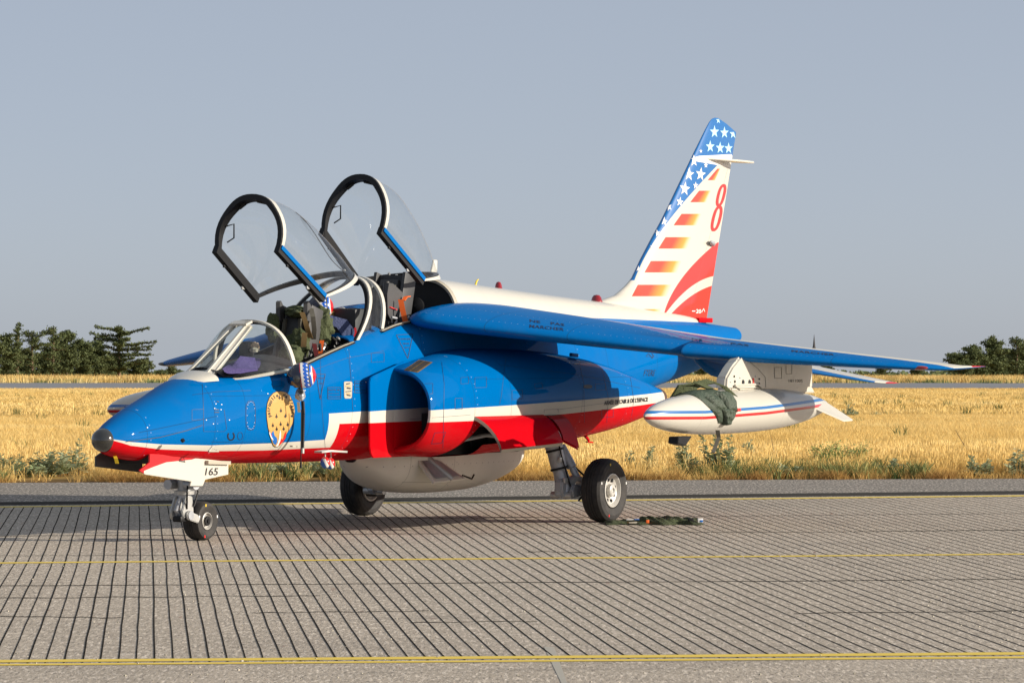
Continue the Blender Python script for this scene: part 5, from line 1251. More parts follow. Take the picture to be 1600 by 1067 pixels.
# kit lying over the front seat
fv = thing('harness_vest', 'olive harness vest with tan straps heaped over the front ejection seat', 'vest', tuple(Y(470, 560, -0.1)))
lump(Y(462, 487, -0.02), (0.10, 0.20, 0.055), 1, 0.16, 9, rot=Matrix.Rotation(-1.0, 3, 'Z')).build('collar', M['khaki'], fv)
lump(Y(502, 512, -0.12), (0.10, 0.10, 0.16), 2, 0.20, 10).build('vest_side', M['khaki'], fv)
lump(Y(455, 556, -0.12), (0.12, 0.10, 0.10), 5, 0.14, 8).build('leg_bag', M['khaki'], fv)
lump(Y(466, 538, -0.10), (0.08, 0.10, 0.13), 8, 0.20, 10).build('vest_front', M['khaki'], fv)
lump(Y(426, 512, 0.12), (0.05, 0.06, 0.12), 11, 0.20, 10).build('vest_sleeve', M['khaki'], fv)
lump(Y(512, 528, -0.16), (0.035, 0.03, 0.07), 13, 0.15, 8).build('pocket', M['khaki'], fv)
def fstrap(name, pts, w_, m): 
    mb = MB(); mb.strap([Vector(Y(*p)) for p in pts], RV, w_, 0.007); mb.build(name, M[m], fv)
fstrap('tan_strap', [(472, 488, -.20), (477, 502, -.24), (481, 516, -.25), (485, 528, -.24)], 0.045, 'strap')
fstrap('tan_strap', [(476, 520, -.26), (475, 532, -.27), (474, 542, -.26)], 0.048, 'strap')
fstrap('grey_strap', [(486, 482, -.20), (489, 495, -.28), (491, 515, -.28), (490, 530, -.25)], 0.042, 'strapgrey')
fstrap('maroon_strap', [(491, 537, -.27), (494, 552, -.30), (497, 567, -.32)], 0.04, 'maroon')
fstrap('orange_strap', [(503, 532, -.25), (501, 543, -.25), (500, 554, -.25)], 0.04, 'orange')
for (a, b, yy) in ((436, 487, 0.12), (479, 487, -0.17)):
    mb = MB(); c = [Y(a - 5, b - 15, yy), Y(a - 3, b - 17, yy), Y(a + 2, b - 6, yy), Y(a + 4, b + 8, yy), Y(a + 2, b + 16, yy), Y(a - 5, b + 14, yy)]
    q_ = [Vector(p) for p in c]; mb.add(q_ + [p + Vector((0.02, -0.03, 0)) for p in q_], [tuple(range(6)), tuple(reversed(range(6, 12)))] + [(i, (i + 1) % 6, 6 + (i + 1) % 6, 6 + i) for i in range(6)]); mb.build('head_guard', M['seatgrey'], s1, smooth=False, recalc=True)
rs = random.Random(9)
for k in range(26):      # buckles, fittings and pipes crowding the cockpit edge
    a = (rs.uniform(484, 532), 0); px = a[0]; py = 575 - (px - 484) * 0.62 - rs.uniform(2, 24)
    mb = MB(); c = Vector(Y(px, py, -0.26)); d_ = Vector((rs.uniform(-1, 1), rs.uniform(-.4, .4), rs.uniform(-1, 1))).normalized() * rs.uniform(.01, .035)
    mb.tube([c - d_, c + d_], rs.uniform(.006, .014), 8); mb.build('fitting', M[rs.choice(['black', 'metal', 'black', 'seatgrey', 'lightmetal'])], jet)
for k in range(12):
    px = rs.uniform(604, 640); py = 520 - (px - 604) * 0.62 - rs.uniform(1, 20); c = Vector(Y(px, py, -0.24)); d_ = Vector((rs.uniform(-1, 1), rs.uniform(-.4, .4), rs.uniform(-1, 1))).normalized() * rs.uniform(.01, .03)
    mb = MB(); mb.tube([c - d_, c + d_], rs.uniform(.006, .012), 8); mb.build('fitting', M[rs.choice(['black', 'metal', 'seatgrey', 'lightmetal'])], jet)
# rear seat details
def rp(name, pts, w_, m, par=s2):
    mb = MB(); mb.strap([Vector(Y(*p)) for p in pts], RV, w_, 0.008); mb.build(name, M[m], par)
rp('orange_strap', [(626, 468, -.26), (629, 484, -.28), (634, 505, -.30)], 0.05, 'orange'); rp('orange_handle', [(630, 470, -.24), (634, 464, -.24), (639, 463, -.24)], 0.035, 'orange')
mb = MB(); q_ = [Vector(Y(a, b, -0.20)) for a, b in ((608, 442), (614, 443), (630, 458), (626, 474), (613, 505), (606, 490), (605, 460))]; mb.add(q_ + [p + Vector((0.0, 0.04, 0)) for p in q_], [tuple(range(7)), tuple(reversed(range(7, 14)))] + [(i, (i + 1) % 7, 7 + (i + 1) % 7, 7 + i) for i in range(7)]); mb.build('side_plate', M['seatgrey'], s2, smooth=False, recalc=True)
rp('red_label', [(609, 480, -.205), (619, 484, -.205)], 0.02, 'redprint')
for (px, r_) in ((577, .034), (602, .028)):
    mb = MB(); mb.tube([Y(px + 2, 440, -0.02 if px < 590 else -.14), Y(px, 470, -.02 if px < 590 else -.14), Y(px - 4, 498, -.02 if px < 590 else -.14)], r_, 10); mb.build('seat_rail', M['seatgrey'], s2)
mb = MB(); mb.lathe(Y(648, 478, -0.12), (-1, -0.3, 0), [(-.05, .08), (.02, .085), (.03, .06), (.035, .03), (.04, 0)], 24); mb.build('pressure_bottle', M['black'], jet)
# windscreen contents
pc_ = thing('instrument_cover', 'purple cloth cover draped over the front instrument coaming', 'cloth cover', tuple(Y(375, 595, -0.05)))
mb = MB(); ap = [Vector(Y(375, 556, -.13)), Vector(Y(399, 559, -.18))]; base = [Vector(Y(347, 592, -.20)), Vector(Y(354, 596, -.30)), Vector(Y(378, 592, -.345)), Vector(Y(404, 586, -.36)), Vector(Y(408, 578, -.10)), Vector(Y(372, 582, .05))]
rows = []
for i in range(10):
    u = i / 9; row = []
    for j in range(30):
        k = j / 30 * 6; a = base[int(k) % 6].lerp(base[(int(k) + 1) % 6], k % 1); top = ap[0].lerp(ap[1], 0.5 - 0.5 * math.cos(2 * math.pi * j / 30 + 0.3)); p = top.lerp(a, u); cc = (ap[0] + ap[1]) / 2
        p = p + (p - cc).normalized() * 0.012 * math.sin(j * 1.7 + u * 3) * u; p.y = max(-.335, p.y); v_ = p.y / .37; p.z = max(p.z, topz(p.x) + 0.018 + 0.05 * (1 - v_ * v_) - 0.03 * v_ * v_); row.append(p)
    rows.append(row)
mb.loft(rows, True, True); mb.build('cover_cloth', M['purple'], pc_)
mb = MB(); mb.loft([[(x, 0.37 * v * min(1, (x - 1.1) * 1.6), topz(x) + 0.012 + 0.05 * (1 - v * v) - 0.03 * v * v) for v in np.linspace(-1, 1, 15)] for x in np.linspace(1.50, 2.45, 10)], closed=False); mb.build('front_coaming', M['seat'], jet)
mb = MB(); mb.box(Y(385, 545, 0.0), (0.10, 0.10, 0.13), None, 0.015); mb.build('gunsight', M['seatgrey'], jet)
gl_ = thing('flying_gloves', 'pair of pale flying gloves on the coaming inside the windscreen', 'gloves', tuple(Y(397, 549, -0.05)))
lump(Y(396, 541, -0.05), (0.05, 0.05, 0.035), 21, 0.15, 8).build('glove', M['pink'], gl_); lump(Y(398, 547, -0.10), (0.045, 0.04, 0.022), 23, 0.15, 8).build('glove', M['gasket'], gl_)
hb = thing('helmet_bag', 'white bag with red and blue trim behind the middle windscreen', 'bag', tuple(Y(562, 526, -0.28)))
lump(Y(560, 519, -0.26), (0.05, 0.05, 0.075), 31, 0.10, 6).build('bag_cloth', M['wprint'], hb)
mb = MB(); mb.strap([Vector(Y(555, 512, -.31)), Vector(Y(556, 520, -.32)), Vector(Y(554, 526, -.32))], RV, 0.02, 0.006); mb.build('red_trim', M['redprint'], hb)
bc = thing('kneeboard', 'tan leather strap and pale kneeboard on top of the middle coaming', 'kneeboard', (3.62, -0.1, 1.89))
mb = MB(); mb.strap([Vector(Y(503, 493, -.05)), Vector(Y(515, 491, -.06)), Vector(Y(527, 487, -.08))], (0, 0, 1), 0.035, 0.03); mb.build('leather_strap', M['strap'], bc)
lump(Y(534, 485, -.1), (0.06, 0.035, 0.03), 41, 0.08, 6).build('pad', M['wprint'], bc)

# ================================================================== VEGETATION AND BACKGROUND
def leafmat(name, c1, c2, rough=0.7, trans=0.25):
    m = bpy.data.materials.new(name); m.use_nodes = True; t = m.node_tree; b = t.nodes["Principled BSDF"]
    g = t.nodes.new("ShaderNodeNewGeometry"); n = noise(t, E(t, g.outputs['Position']), 0.9, 4, 0.7)
    n2 = noise(t, E(t, g.outputs['Position']), 9.0, 2, 0.7)
    c = mixc(t, (n * 0.6 + n2 * 0.4).sm(0.35, 0.65), c1, c2); t.links.new(c.o, b.inputs['Base Color'])
    b.inputs['Roughness'].default_value = rough; b.inputs['Specular IOR Level'].default_value = 0.15
    tr = t.nodes.new("ShaderNodeBsdfTranslucent"); t.links.new(c.o, tr.inputs[0]); mx = t.nodes.new("ShaderNodeMixShader"); mx.inputs[0].default_value = trans
    o = t.nodes["Material Output"]; t.links.new(b.outputs[0], mx.inputs[1]); t.links.new(tr.outputs[0], mx.inputs[2]); t.links.new(mx.outputs[0], o.inputs[0]); return m
M['conifer'] = leafmat('conifer_foliage', (0.055, 0.072, 0.032), (0.16, 0.19, 0.075), trans=0.1)
M['bark'] = mat('bark', (0.20, 0.13, 0.085), 0.9, vary=0.4, vscale=3)
M['thistle'] = leafmat('thistle_leaf', (0.22, 0.27, 0.12), (0.48, 0.51, 0.34))
M['bushleaf'] = leafmat('bush_leaf', (0.20, 0.26, 0.06), (0.48, 0.52, 0.22))
M['stem'] = mat('dry_stem', (0.20, 0.13, 0.06), 0.9)
def grassmat(name, ca, cb, cc):
    m = bpy.data.materials.new(name); m.use_nodes = True; t = m.node_tree; b = t.nodes["Principled BSDF"]
    a = t.nodes.new("ShaderNodeAttribute"); a.attribute_type = 'INSTANCER'; a.attribute_name = 'tint'; f = E(t, a.outputs['Fac'])
    tc = t.nodes.new("ShaderNodeTexCoord"); sp = t.nodes.new("ShaderNodeSeparateXYZ"); t.links.new(tc.outputs['Object'], sp.inputs[0])
    c = mixc(t, f.sm(0.0, 0.5), ca, cb); c = mixc(t, f.sm(0.5, 1.0), c, cc)
    t.links.new(c.o, b.inputs['Base Color']); b.inputs['Roughness'].default_value = 0.7; b.inputs['Specular IOR Level'].default_value = 0.2
    tr = t.nodes.new("ShaderNodeBsdfTranslucent"); t.links.new(c.o, tr.inputs[0]); mx = t.nodes.new("ShaderNodeMixShader"); mx.inputs[0].default_value = 0.3
    o = t.nodes["Material Output"]; t.links.new(b.outputs[0], mx.inputs[1]); t.links.new(tr.outputs[0], mx.inputs[2]); t.links.new(mx.outputs[0], o.inputs[0]); return m
M['grass'] = grassmat('dry_grass', (0.26, 0.12, 0.035), (0.80, 0.56, 0.19), (0.93, 0.75, 0.36))
M['greengrass'] = grassmat('green_weed', (0.08, 0.11, 0.03), (0.17, 0.20, 0.07), (0.34, 0.33, 0.12))
def tuftmesh(name, nb, rad, h, w_, bend, seed, m, heads=False):
    r_ = random.Random(seed); mb = MB()
    for i in range(nb):
        a = r_.uniform(0, 2 * math.pi); d = rad * math.sqrt(r_.random()); x, y = d * math.cos(a), d * math.sin(a)
        hh = h * r_.uniform(0.45, 1.0); ba = r_.uniform(0, 2 * math.pi); bb = bend * hh * r_.uniform(0.2, 1.0); wa = r_.uniform(0, math.pi)
        wx, wy = math.cos(wa) * w_ / 2, math.sin(wa) * w_ / 2; mx_, my_ = x + bb * .35 * math.cos(ba), y + bb * .35 * math.sin(ba); tx, ty = x + bb * math.cos(ba), y + bb * math.sin(ba)
        tipw = 0.9 if heads else 0.15
        mb.add([(x - wx, y - wy, 0), (x + wx, y + wy, 0), (mx_ + wx * .7, my_ + wy * .7, hh * .55), (mx_ - wx * .7, my_ - wy * .7, hh * .55), (tx + wx * tipw, ty + wy * tipw, hh), (tx - wx * tipw, ty - wy * tipw, hh)], [(0, 1, 2, 3), (3, 2, 4, 5)])
        if heads and r_.random() < .5: mb.add([(tx - wx * 2, ty - wy * 2, hh * .92), (tx + wx * 2, ty + wy * 2, hh * .92), (tx + bb * .05, ty, hh * 1.14)], [(0, 1, 2)])
    return mb.mesh(name, m, smooth=False)
def scatter(name, pts, proto_me, label_proto=None):
    # pts: (x, y, z, scale, tint); instanced by geometry nodes from a standing tuft
    x, y, z, sc, ti = pts[0]
    pr = bpy.data.objects.new(name + '_tuft', proto_me); COL.objects.link(pr); pr['kind'] = 'stuff'; pr.location = (x, y, z)
    me = bpy.data.meshes.new(name); me.from_pydata([p[:3] for p in pts], [], [])
    for k, i in (('sc', 3), ('tint', 4)):
        a = me.attributes.new(k, 'FLOAT', 'POINT'); a.data.foreach_set('value', [p[i] for p in pts])
    o = bpy.data.objects.new(name, me); COL.objects.link(o); o['kind'] = 'stuff'
    ng = bpy.data.node_groups.new(name, 'GeometryNodeTree'); ng.interface.new_socket('Geometry', in_out='INPUT', socket_type='NodeSocketGeometry'); ng.interface.new_socket('Geometry', in_out='OUTPUT', socket_type='NodeSocketGeometry')
    N = ng.nodes; L = ng.links; gi = N.new('NodeGroupInput'); go = N.new('NodeGroupOutput'); ip = N.new('GeometryNodeInstanceOnPoints'); oi = N.new('GeometryNodeObjectInfo')
    oi.inputs[0].default_value = pr; oi.transform_space = 'ORIGINAL'; oi.inputs[1].default_value = True
    rv_ = N.new('FunctionNodeRandomValue'); rv_.data_type = 'FLOAT_VECTOR'; rv_.inputs[0].default_value = (-0.08, -0.08, 0); rv_.inputs[1].default_value = (0.08, 0.08, 6.28)
    at_ = N.new('GeometryNodeInputNamedAttribute'); at_.data_type = 'FLOAT'; at_.inputs[0].default_value = 'sc'
    L.new(gi.outputs[0], ip.inputs['Points']); L.new(oi.outputs['Geometry'], ip.inputs['Instance']); L.new(rv_.outputs[0], ip.inputs['Rotation']); L.new(at_.outputs[0], ip.inputs['Scale']); L.new(ip.outputs[0], go.inputs[0])
    md = o.modifiers.new('scatter', 'NODES'); md.node_group = ng; return o
from mathutils import noise as mn
PLANTS = []
# thistles and bushes in the verge
def thistle(name, label, cat, px, py, hpx, wpx, seed, m='thistle', group=None, bushy=False):
    hpx *= 1.12; wpx *= 1.15; p = Vector(FD(px, py)); D = (p - CV).length; k = D / FPX; h, w_ = hpx * k, wpx * k; r_ = random.Random(seed); PLANTS.append((p.x, p.y, w_ * 0.5 + 0.12, p.x - CAM[0], p.y - CAM[1]))
    t = thing(name, label, cat, tuple(p), group); st = MB(); lf = MB()
    ns = max(5, int(w_ / 0.06)) if not bushy else 26
    for i in range(ns):
        a = r_.uniform(0, 6.28); rr_ = w_ / 2 * math.sqrt(r_.random()); lean = 0.75 if not bushy else 1.0
        b0 = p + Vector((math.cos(a) * rr_ * (1 - lean * .6), math.sin(a) * rr_ * (1 - lean * .6), 0)); tp = p + Vector((math.cos(a) * rr_, math.sin(a) * rr_, h * r_.uniform(0.5, 1.0) * (1 - 0.35 * (rr_ / (w_ / 2)) ** 2)))
        st.tube([b0, b0.lerp(tp, .5) + Vector((0, 0, .02)), tp], [.006, .005, .002], 5)
        nl = int(26 + h * 50) if not bushy else 110
        for j in range(nl):
            u = r_.uniform(0.12, 1.0); c = b0.lerp(tp, u); la = r_.uniform(0, 6.28); L = r_.uniform(.06, .14) * (1.15 - u * .6) * (1 if not bushy else .6); sp_a = Vector((math.cos(la), math.sin(la), r_.uniform(-.1, .8))).normalized(); wv = sp_a.cross(Vector((r_.uniform(-1, 1), r_.uniform(-1, 1), 1))).normalized() * L * .22
            if bushy: c = c + Vector((r_.gauss(0, .05), r_.gauss(0, .05), r_.gauss(0, .03)))
            e = c + sp_a * L; m_ = c.lerp(e, .45)
            lf.add([c, m_ + wv * 1.4, m_ - wv * 0.5 + sp_a * L * .1, e], [(0, 1, 3), (0, 3, 2)])
    st.build('stem', M['stem'], t); lf.build('leaf_mass', M[m], t, smooth=False)['kind'] = 'stuff'; return t
TH = [('tall pale thistle clump in the verge left of the nose', 120, 742, 56, 46), ('wide low thistle clump left of the nose, beside the tallest one', 88, 744, 42, 80), ('small thistle near the left border of the verge', 52, 745, 30, 50), ('greyish thistle at the far left end of the verge', 12, 746, 42, 40),
      ('leafy thistle in the verge just behind the nose gear door', 405, 745, 30, 60), ('thistle in the verge under the dangling hose', 462, 744, 32, 60), ('thistle in the verge below the hanging ear defenders', 522, 744, 26, 46),
      ('loose thistle in the verge just right of the main wheel', 1000, 738, 48, 44), ('spindly thistle below the nose of the port drop tank', 1068, 736, 52, 30), ('large leafy thistle under the vest draped on the tank', 1112, 744, 72, 70), ('thin thistle right of the hanging vest strap', 1168, 722, 34, 20),
      ('low thistle between the tank tail and the round bush', 1232, 746, 24, 60), ('low thistle just right of the round bush', 1392, 744, 26, 44), ('greyish thistle near the right border of the verge', 1525, 745, 36, 44), ('tall thistle at the far right end of the verge', 1592, 745, 46, 40)]
for i, (lb, a, b, c, d) in enumerate(TH): thistle('thistle', lb, 'thistle', a, b, c, d, 40 + i, group='thistles growing along the taxiway edge')
thistle('bush', 'rounded pale green bush at the taxiway edge, lower right of the drop tank', 'bush', 1312, 733, 48, 92, 77, 'bushleaf', None, True)
thistle('weed', 'dark scrubby weed alone in the dry field right of the tank', 'weed', 1328, 655, 22, 26, 78, 'thistle')
thistle('weed', 'small reddish weed flat in the dry field, right of the scrubby weed', 'weed', 1368, 652, 9, 22, 79, 'thistle')
for (lb, x0, y0, x1, y1) in (('long bare dry stalk leaning in the field, left one of the right-hand pair', 1518, 704, 1493, 672), ('short bare dry stalk leaning in the field near the right border', 1568, 702, 1554, 688), ('thin dark dry stalk behind the drop tank', 1212, 716, 1204, 680)):
    a = Vector(FD(x0, y0 + 14)); k = (a - CV).length / FPX; top = a + RV * (x1 - x0) * k + Vector((0, 0, (y0 + 14 - y1) * k))
    mb = MB(); mb.tube([a, a.lerp(top, .5) + RV * .01, top], [.009, .007, .003], 6); tag(mb.build('dry_stalk', M['stem']), lb, 'dry stalk', 'dry stalks standing in the field')

rz = random.Random(21)
def field_pts(d0, d1, n, smin, smax, tfn, keep=None, z0=0.0, margin=1.12):
    out = []
    A2, E2, N2 = EA[:2], _e[:2], EN[:2]
    while len(out) < n:
        u = rz.random(); d = d0 + (d1 - d0) * (math.sqrt(u) if d1 - d0 > 30 else u)
        l = rz.uniform(-0.5, 1.5) * 60 if False else None
        dep = 47.8 + d; half = 0.1325 * dep * margin + 2.0
        lat = rz.uniform(-half, half); p = np.array(LD(lat, dep + 0, 0)); dd = (p - EA) @ EN
        # slide onto the requested distance from the asphalt edge
        p = p + EN * (d - dd); ll = (p - EA) @ _e
        if keep and not keep(ll, d): continue
        hid = False
        if d < 25:
            for (ax_, ay_, ar_, vx, vy) in PLANTS:
                ex, ey = p[0] - ax_, p[1] - ay_; vl = math.hypot(vx, vy); al = (ex * vx + ey * vy) / vl; ac = abs(ex * vy - ey * vx) / vl
                if ac < ar_ and -3.4 < al < 0.2 and rz.random() < 0.85: hid = True; break
        if hid: continue
        z = fz(p[0], p[1]) + z0; out.append((p[0], p[1], z, rz.uniform(smin, smax), min(1, max(0, tfn(ll, d)))))
    return out
def band_t(l, d): return 0.58 + 0.22 * mn.noise(Vector((l * 0.04, d * 0.16, 1))) + 0.20 * mn.noise(Vector((l * 0.3, d * 0.8, 5))) + rz.uniform(-.15, .15)
near_keep = lambda l, d: mn.noise(Vector((l * 0.9, d * 1.2, 2))) > -0.45
scatter('verge_grass', field_pts(0.5, 13, 15000, 0.55, 1.15, lambda l, d: band_t(l, d) - 0.30 * max(0, 1 - d / 2.2) + 0.10, near_keep), tuftmesh('verge_tuft', 26, 0.14, 0.25, 0.0065, 0.45, 1, M['grass'], True))
scatter('edge_grass', field_pts(-0.05, 1.6, 4200, 0.4, 1.0, lambda l, d: 0.02 + 0.35 * d + rz.uniform(0, .25)), tuftmesh('edge_tuft', 26, 0.13, 0.16, 0.010, 0.9, 2, M['grass']))
scatter('edge_weeds', field_pts(0.15, 3.0, 1500, 0.5, 1.2, lambda l, d: rz.random(), lambda l, d: mn.noise(Vector((l * 0.35, d * .5, 9))) > 0.02), tuftmesh('weed_tuft', 26, 0.12, 0.22, 0.018, 0.9, 3, M['greengrass']))
scatter('field_grass', field_pts(13, 62, 20000, 0.6, 1.1, lambda l, d: band_t(l, d) + 0.05), tuftmesh('field_tuft', 60, 0.42, 0.17, 0.011, 0.7, 4, M['grass']))
scatter('far_grass', field_pts(62, 240, 24000, 0.6, 1.2, lambda l, d: band_t(l * .5, d * .4) + 0.05), tuftmesh('far_tuft', 60, 1.1, 0.13, 0.03, 0.8, 5, M['grass']))
scatter('field_weeds', field_pts(4, 180, 260, 0.4, 1.1, lambda l, d: rz.uniform(0, .5)), tuftmesh('small_weed_tuft', 20, 0.16, 0.34, 0.022, 0.8, 6, M['greengrass']))
scatter('runway_edge_grass', field_pts(392, 470, 5200, 0.5, 1.5, lambda l, d: 0.45 + rz.uniform(-.3, .4)), tuftmesh('tall_tuft', 40, 1.3, 0.75, 0.06, 0.5, 7, M['grass']))
scatter('runway_edge_weeds', field_pts(390, 440, 1500, 0.4, 1.2, lambda l, d: rz.uniform(0.3, 1)), tuftmesh('tall_weed_tuft', 40, 1.5, 0.55, 0.12, 0.7, 8, M['greengrass']))

# trees
def tree(name, label, px, top, D, wpx, kind, seed, group):
    r_ = random.Random(seed); d = ray(px, 580); d = d / (d @ FW); p = CAM + d * D; bz = fz(p[0], p[1]); p = Vector((p[0], p[1], bz))
    k = D / FPX; base_y = _pr(tuple(p))[1]; H = (base_y - top) * k; W = wpx * k
    t = thing(name, label, 'tree', tuple(p), group); tr = MB(); lf = MB()
    lean = Vector((r_.uniform(-.04, .04), r_.uniform(-.04, .04), 0)) * H
    tr.tube([p - Vector((0, 0, .3)), p + Vector((0, 0, H * .4)) + lean * .4, p + Vector((0, 0, H * .95)) + lean], [H * .035, H * .024, H * .006], 8)
    ls = 0.055 * 9.0 / 9.0 * max(3.2, H * 0.42) * 0.16
    def clump(c, s_, n):
        for _ in range(n):
            v = Vector((r_.gauss(0, 1), r_.gauss(0, 1), r_.gauss(0, .55))) * s_ * .45; q0 = c + v
            a = Vector((r_.uniform(-1, 1), r_.uniform(-1, 1), r_.uniform(-.3, 1))).normalized(); b = a.cross(Vector((r_.uniform(-1, 1), r_.uniform(-1, 1), r_.uniform(-1, 1)))).normalized(); L = r_.uniform(.5, 1.2) * LS
            lf.add([q0 - b * L * .35, q0 + b * L * .35, q0 + a * L + b * L * .12, q0 + a * L - b * L * .12], [(0, 1, 2, 3)])
    LS = 0.34
    nb = {'dense': 50, 'cedar': 40, 'spire': 34, 'open': 30}[kind]
    for i in range(nb):
        u = (i + r_.random()) / nb
        if kind == 'cedar': u = 0.10 + 0.88 * (int(u * 9) / 9 + r_.uniform(0, .035)); L = W / 2 * (0.55 + 0.45 * math.sin(u * 2.6 + .2)) * r_.uniform(.55, 1.08); up = r_.uniform(.0, .22)
        elif kind == 'spire': L = W / 2 * (1 - u * .92) * r_.uniform(.6, 1.1) + .1; up = .1
        elif kind == 'dense': L = W / 2 * math.sin(min(1, 0.18 + u * .9) * math.pi * .88) ** .6 * r_.uniform(.5, 1.1); up = r_.uniform(-.05, .35)
        else: L = W / 2 * math.sin(.3 + u * 2.3) * r_.uniform(.5, 1.15); up = r_.uniform(.0, .4); u = .06 + u * .90
        az = r_.uniform(0, 6.28); c0 = p + Vector((0, 0, H * (.04 + .93 * u))) + lean * u; dr_ = Vector((math.cos(az), math.sin(az), up)); e = c0 + dr_ * L
        tr.tube([c0, c0.lerp(e, .6), e], [H * .008, H * .005, H * .002], 5)
        nseg = max(2, int(L / 0.45))
        for j in range(nseg + 1):
            v = (j + .4) / (nseg + .4); c = c0.lerp(e, v); s_ = {'dense': .95, 'cedar': .62, 'spire': .55, 'open': .85}[kind] * r_.uniform(.7, 1.2) * (1.1 - .35 * v)
            clump(c + Vector((0, 0, r_.uniform(-.1, .15))), s_, int({'dense': 32, 'cedar': 26, 'spire': 20, 'open': 24}[kind]))
        if kind == 'cedar': clump(e + Vector((0, 0, .25)), .35, 8)
    clump(p + Vector((0, 0, H * .96)) + lean, .4, 14)
    tr.build('trunk', M['bark'], t); lf.build('crown', M['conifer'], t, smooth=False)['kind'] = 'stuff'; return t
gL = 'conifers beyond the runway at left'; gR = 'conifers beyond the runway at right'
for (lb, px, top, w_, kd, sd_) in (('dark conifer cut by the left border of the photo', -14, 528, 52, 'dense', 1), ('tall dark conifer second from the left border', 12, 523, 50, 'dense', 2), ('thin spire-like conifer rising above its left-hand neighbours', 26, 506, 26, 'spire', 3), ('broad conifer right of the thin spire, light gaps in its crown', 50, 516, 50, 'open', 4),
    ('high conifer with a broken pale top, mid-cluster at left', 82, 508, 48, 'open', 5), ('dense conifer right of the one with a broken top', 104, 517, 50, 'dense', 6), ('lower dense conifer in the dip of the left cluster', 128, 533, 54, 'dense', 7), ('dense low conifer just left of the cedar-shaped one', 152, 534, 48, 'dense', 8), ('cedar-shaped conifer with level boughs, rightmost of the left cluster', 186, 506, 112, 'cedar', 9), ('low conifer under the boughs of the cedar-shaped one', 218, 566, 46, 'dense', 10),
    ('low bushy conifer at the foot of the left cluster', 66, 552, 60, 'dense', 11), ('low bushy conifer at the foot of the one with a broken top', 96, 548, 64, 'dense', 12), ('low bushy conifer at the foot of the thin spire', 30, 550, 60, 'dense', 13), ('low bushy conifer at the foot of the cedar-shaped one', 172, 556, 50, 'dense', 14)):
    tree('conifer_tree', lb, px, top, 690 + sd_ * 5, w_, kd, 100 + sd_, gL)
for (lb, px, top, w_, kd, sd_) in (('low spreading conifer at the left end of the right cluster', 1500, 552, 48, 'cedar', 1), ('rounded dark conifer left of the highest one at right', 1520, 541, 50, 'dense', 2), ('highest pointed conifer of the right cluster', 1552, 529, 58, 'dense', 3), ('slim conifer with a bare top near the right border', 1588, 526, 36, 'open', 4), ('dark conifer cut by the right border of the photo', 1606, 536, 56, 'dense', 5), ('low dense conifer in front of the highest pointed one', 1566, 554, 60, 'dense', 6), ('low dense conifer in front of the right border trees', 1598, 558, 60, 'dense', 7), ('low dense conifer at the foot of the rounded dark one', 1530, 562, 50, 'dense', 8)):
    tree('conifer_tree', lb, px, top, 700 + sd_ * 5, w_, kd, 200 + sd_, gR)
for (lb, px, top, D, w_, kd, sd_) in (('small far round tree just below the wing, left of the far hedge', 1378, 566, 1400, 28, 'open', 1), ('tiny far tree between the wing tip and the conifers', 1432, 572, 1200, 18, 'dense', 2), ('small far tree seen between the tail cone and the pylon', 1118, 570, 1300, 18, 'dense', 3), ('far tree seen just right of the starboard wing tip', 268, 570, 1500, 16, 'dense', 4), ('far low tree right of the left cluster', 252, 580, 1300, 16, 'dense', 5), ('far tree under the port wing, right of the pylon', 1290, 574, 1300, 30, 'dense', 6), ('distant small tree between flap fairing and pylon', 1098, 576, 1500, 22, 'dense', 7)):
    tree('far_tree', lb, px, top, D, w_, kd, 300 + sd_, 'scattered far trees on the horizon')
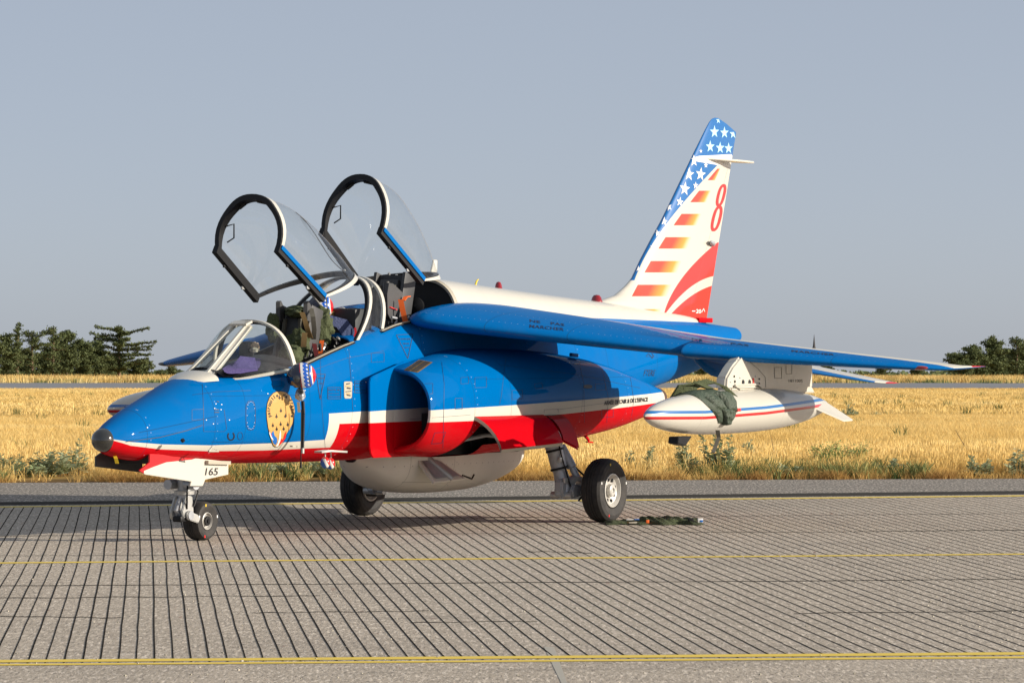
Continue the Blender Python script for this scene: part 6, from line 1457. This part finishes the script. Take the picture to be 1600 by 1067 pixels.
# far hedge line
mb = MB(); rr_ = random.Random(4)
for i in range(2600):
    px = rr_.uniform(-300, 1900); D = rr_.uniform(1700, 1900); d_ = ray(px, 580); d_ = d_ / (d_ @ FW); p = CAM + d_ * D; z = fz(p[0], p[1]) + rr_.uniform(-.5, 2.6) * (0.6 + .5 * mn.noise(Vector((px * .02, 0, 0)))); s_ = rr_.uniform(.8, 1.6)
    a = Vector((rr_.uniform(-1, 1), rr_.uniform(-1, 1), rr_.uniform(-1, 1))).normalized(); b = a.orthogonal().normalized(); c = Vector((p[0], p[1], z)); mb.add([c - a * s_, c + b * s_, c + a * s_, c - b * s_], [(0, 1, 2, 3)])
mb.build('far_hedge', M['conifer'], smooth=False)['kind'] = 'stuff'
# church steeple on the horizon
d_ = ray(1272, 580); d_ = d_ / (d_ @ FW); p = CAM + d_ * 1650; bz = fz(p[0], p[1]); p = Vector((p[0], p[1], bz)); k = 1650 / FPX; H = (585 - 521) * k
stp_ = thing('church_steeple', 'slender dark church steeple on the horizon above the port wing', 'church steeple', tuple(p))
mb = MB(); mb.box(p + Vector((0, 0, H * .30)), (1.9, 1.9, H * .6), Matrix.Rotation(.5, 3, 'Z')); mb.build('tower', mat('steeple_stone', (.22, .20, .19), .9), stp_, smooth=False)
mb = MB(); mb.lathe(p + Vector((0, 0, H * .6)), (0, 0, 1), [(0, 1.15), (H * .12, .55), (H * .40, 0.05)], 8); mb.build('spire', mat('steeple_slate', (.07, .07, .08), .8), stp_, smooth=False)
# small markers beside the far runway
for (px, py, lb, two) in ((24, 597, 'white and yellow runway edge marker near the left conifers', True), (1516, 596, 'white runway edge marker near the right conifers', False)):
    p = Vector(FD(px, py + 1.5)); k = (p - CV).length / FPX; t = thing('runway_marker', lb, 'marker', tuple(p), 'runway edge markers')
    mb = MB(); mb.lathe(p, (0, 0, 1), [(0, 1.2 * k), (3.5 * k, 1.1 * k), (3.5 * k, 0)], 12); mb.build('marker_base', M['yellow'], t)
    mb = MB(); mb.lathe(p + Vector((0, 0, 3.5 * k)), (0, 0, 1), [(0, 1.6 * k), (2.2 * k, 1.6 * k), (3.2 * k, 0.6 * k), (3.3 * k, 0)], 12); mb.build('marker_cap', M['wprint'], t)
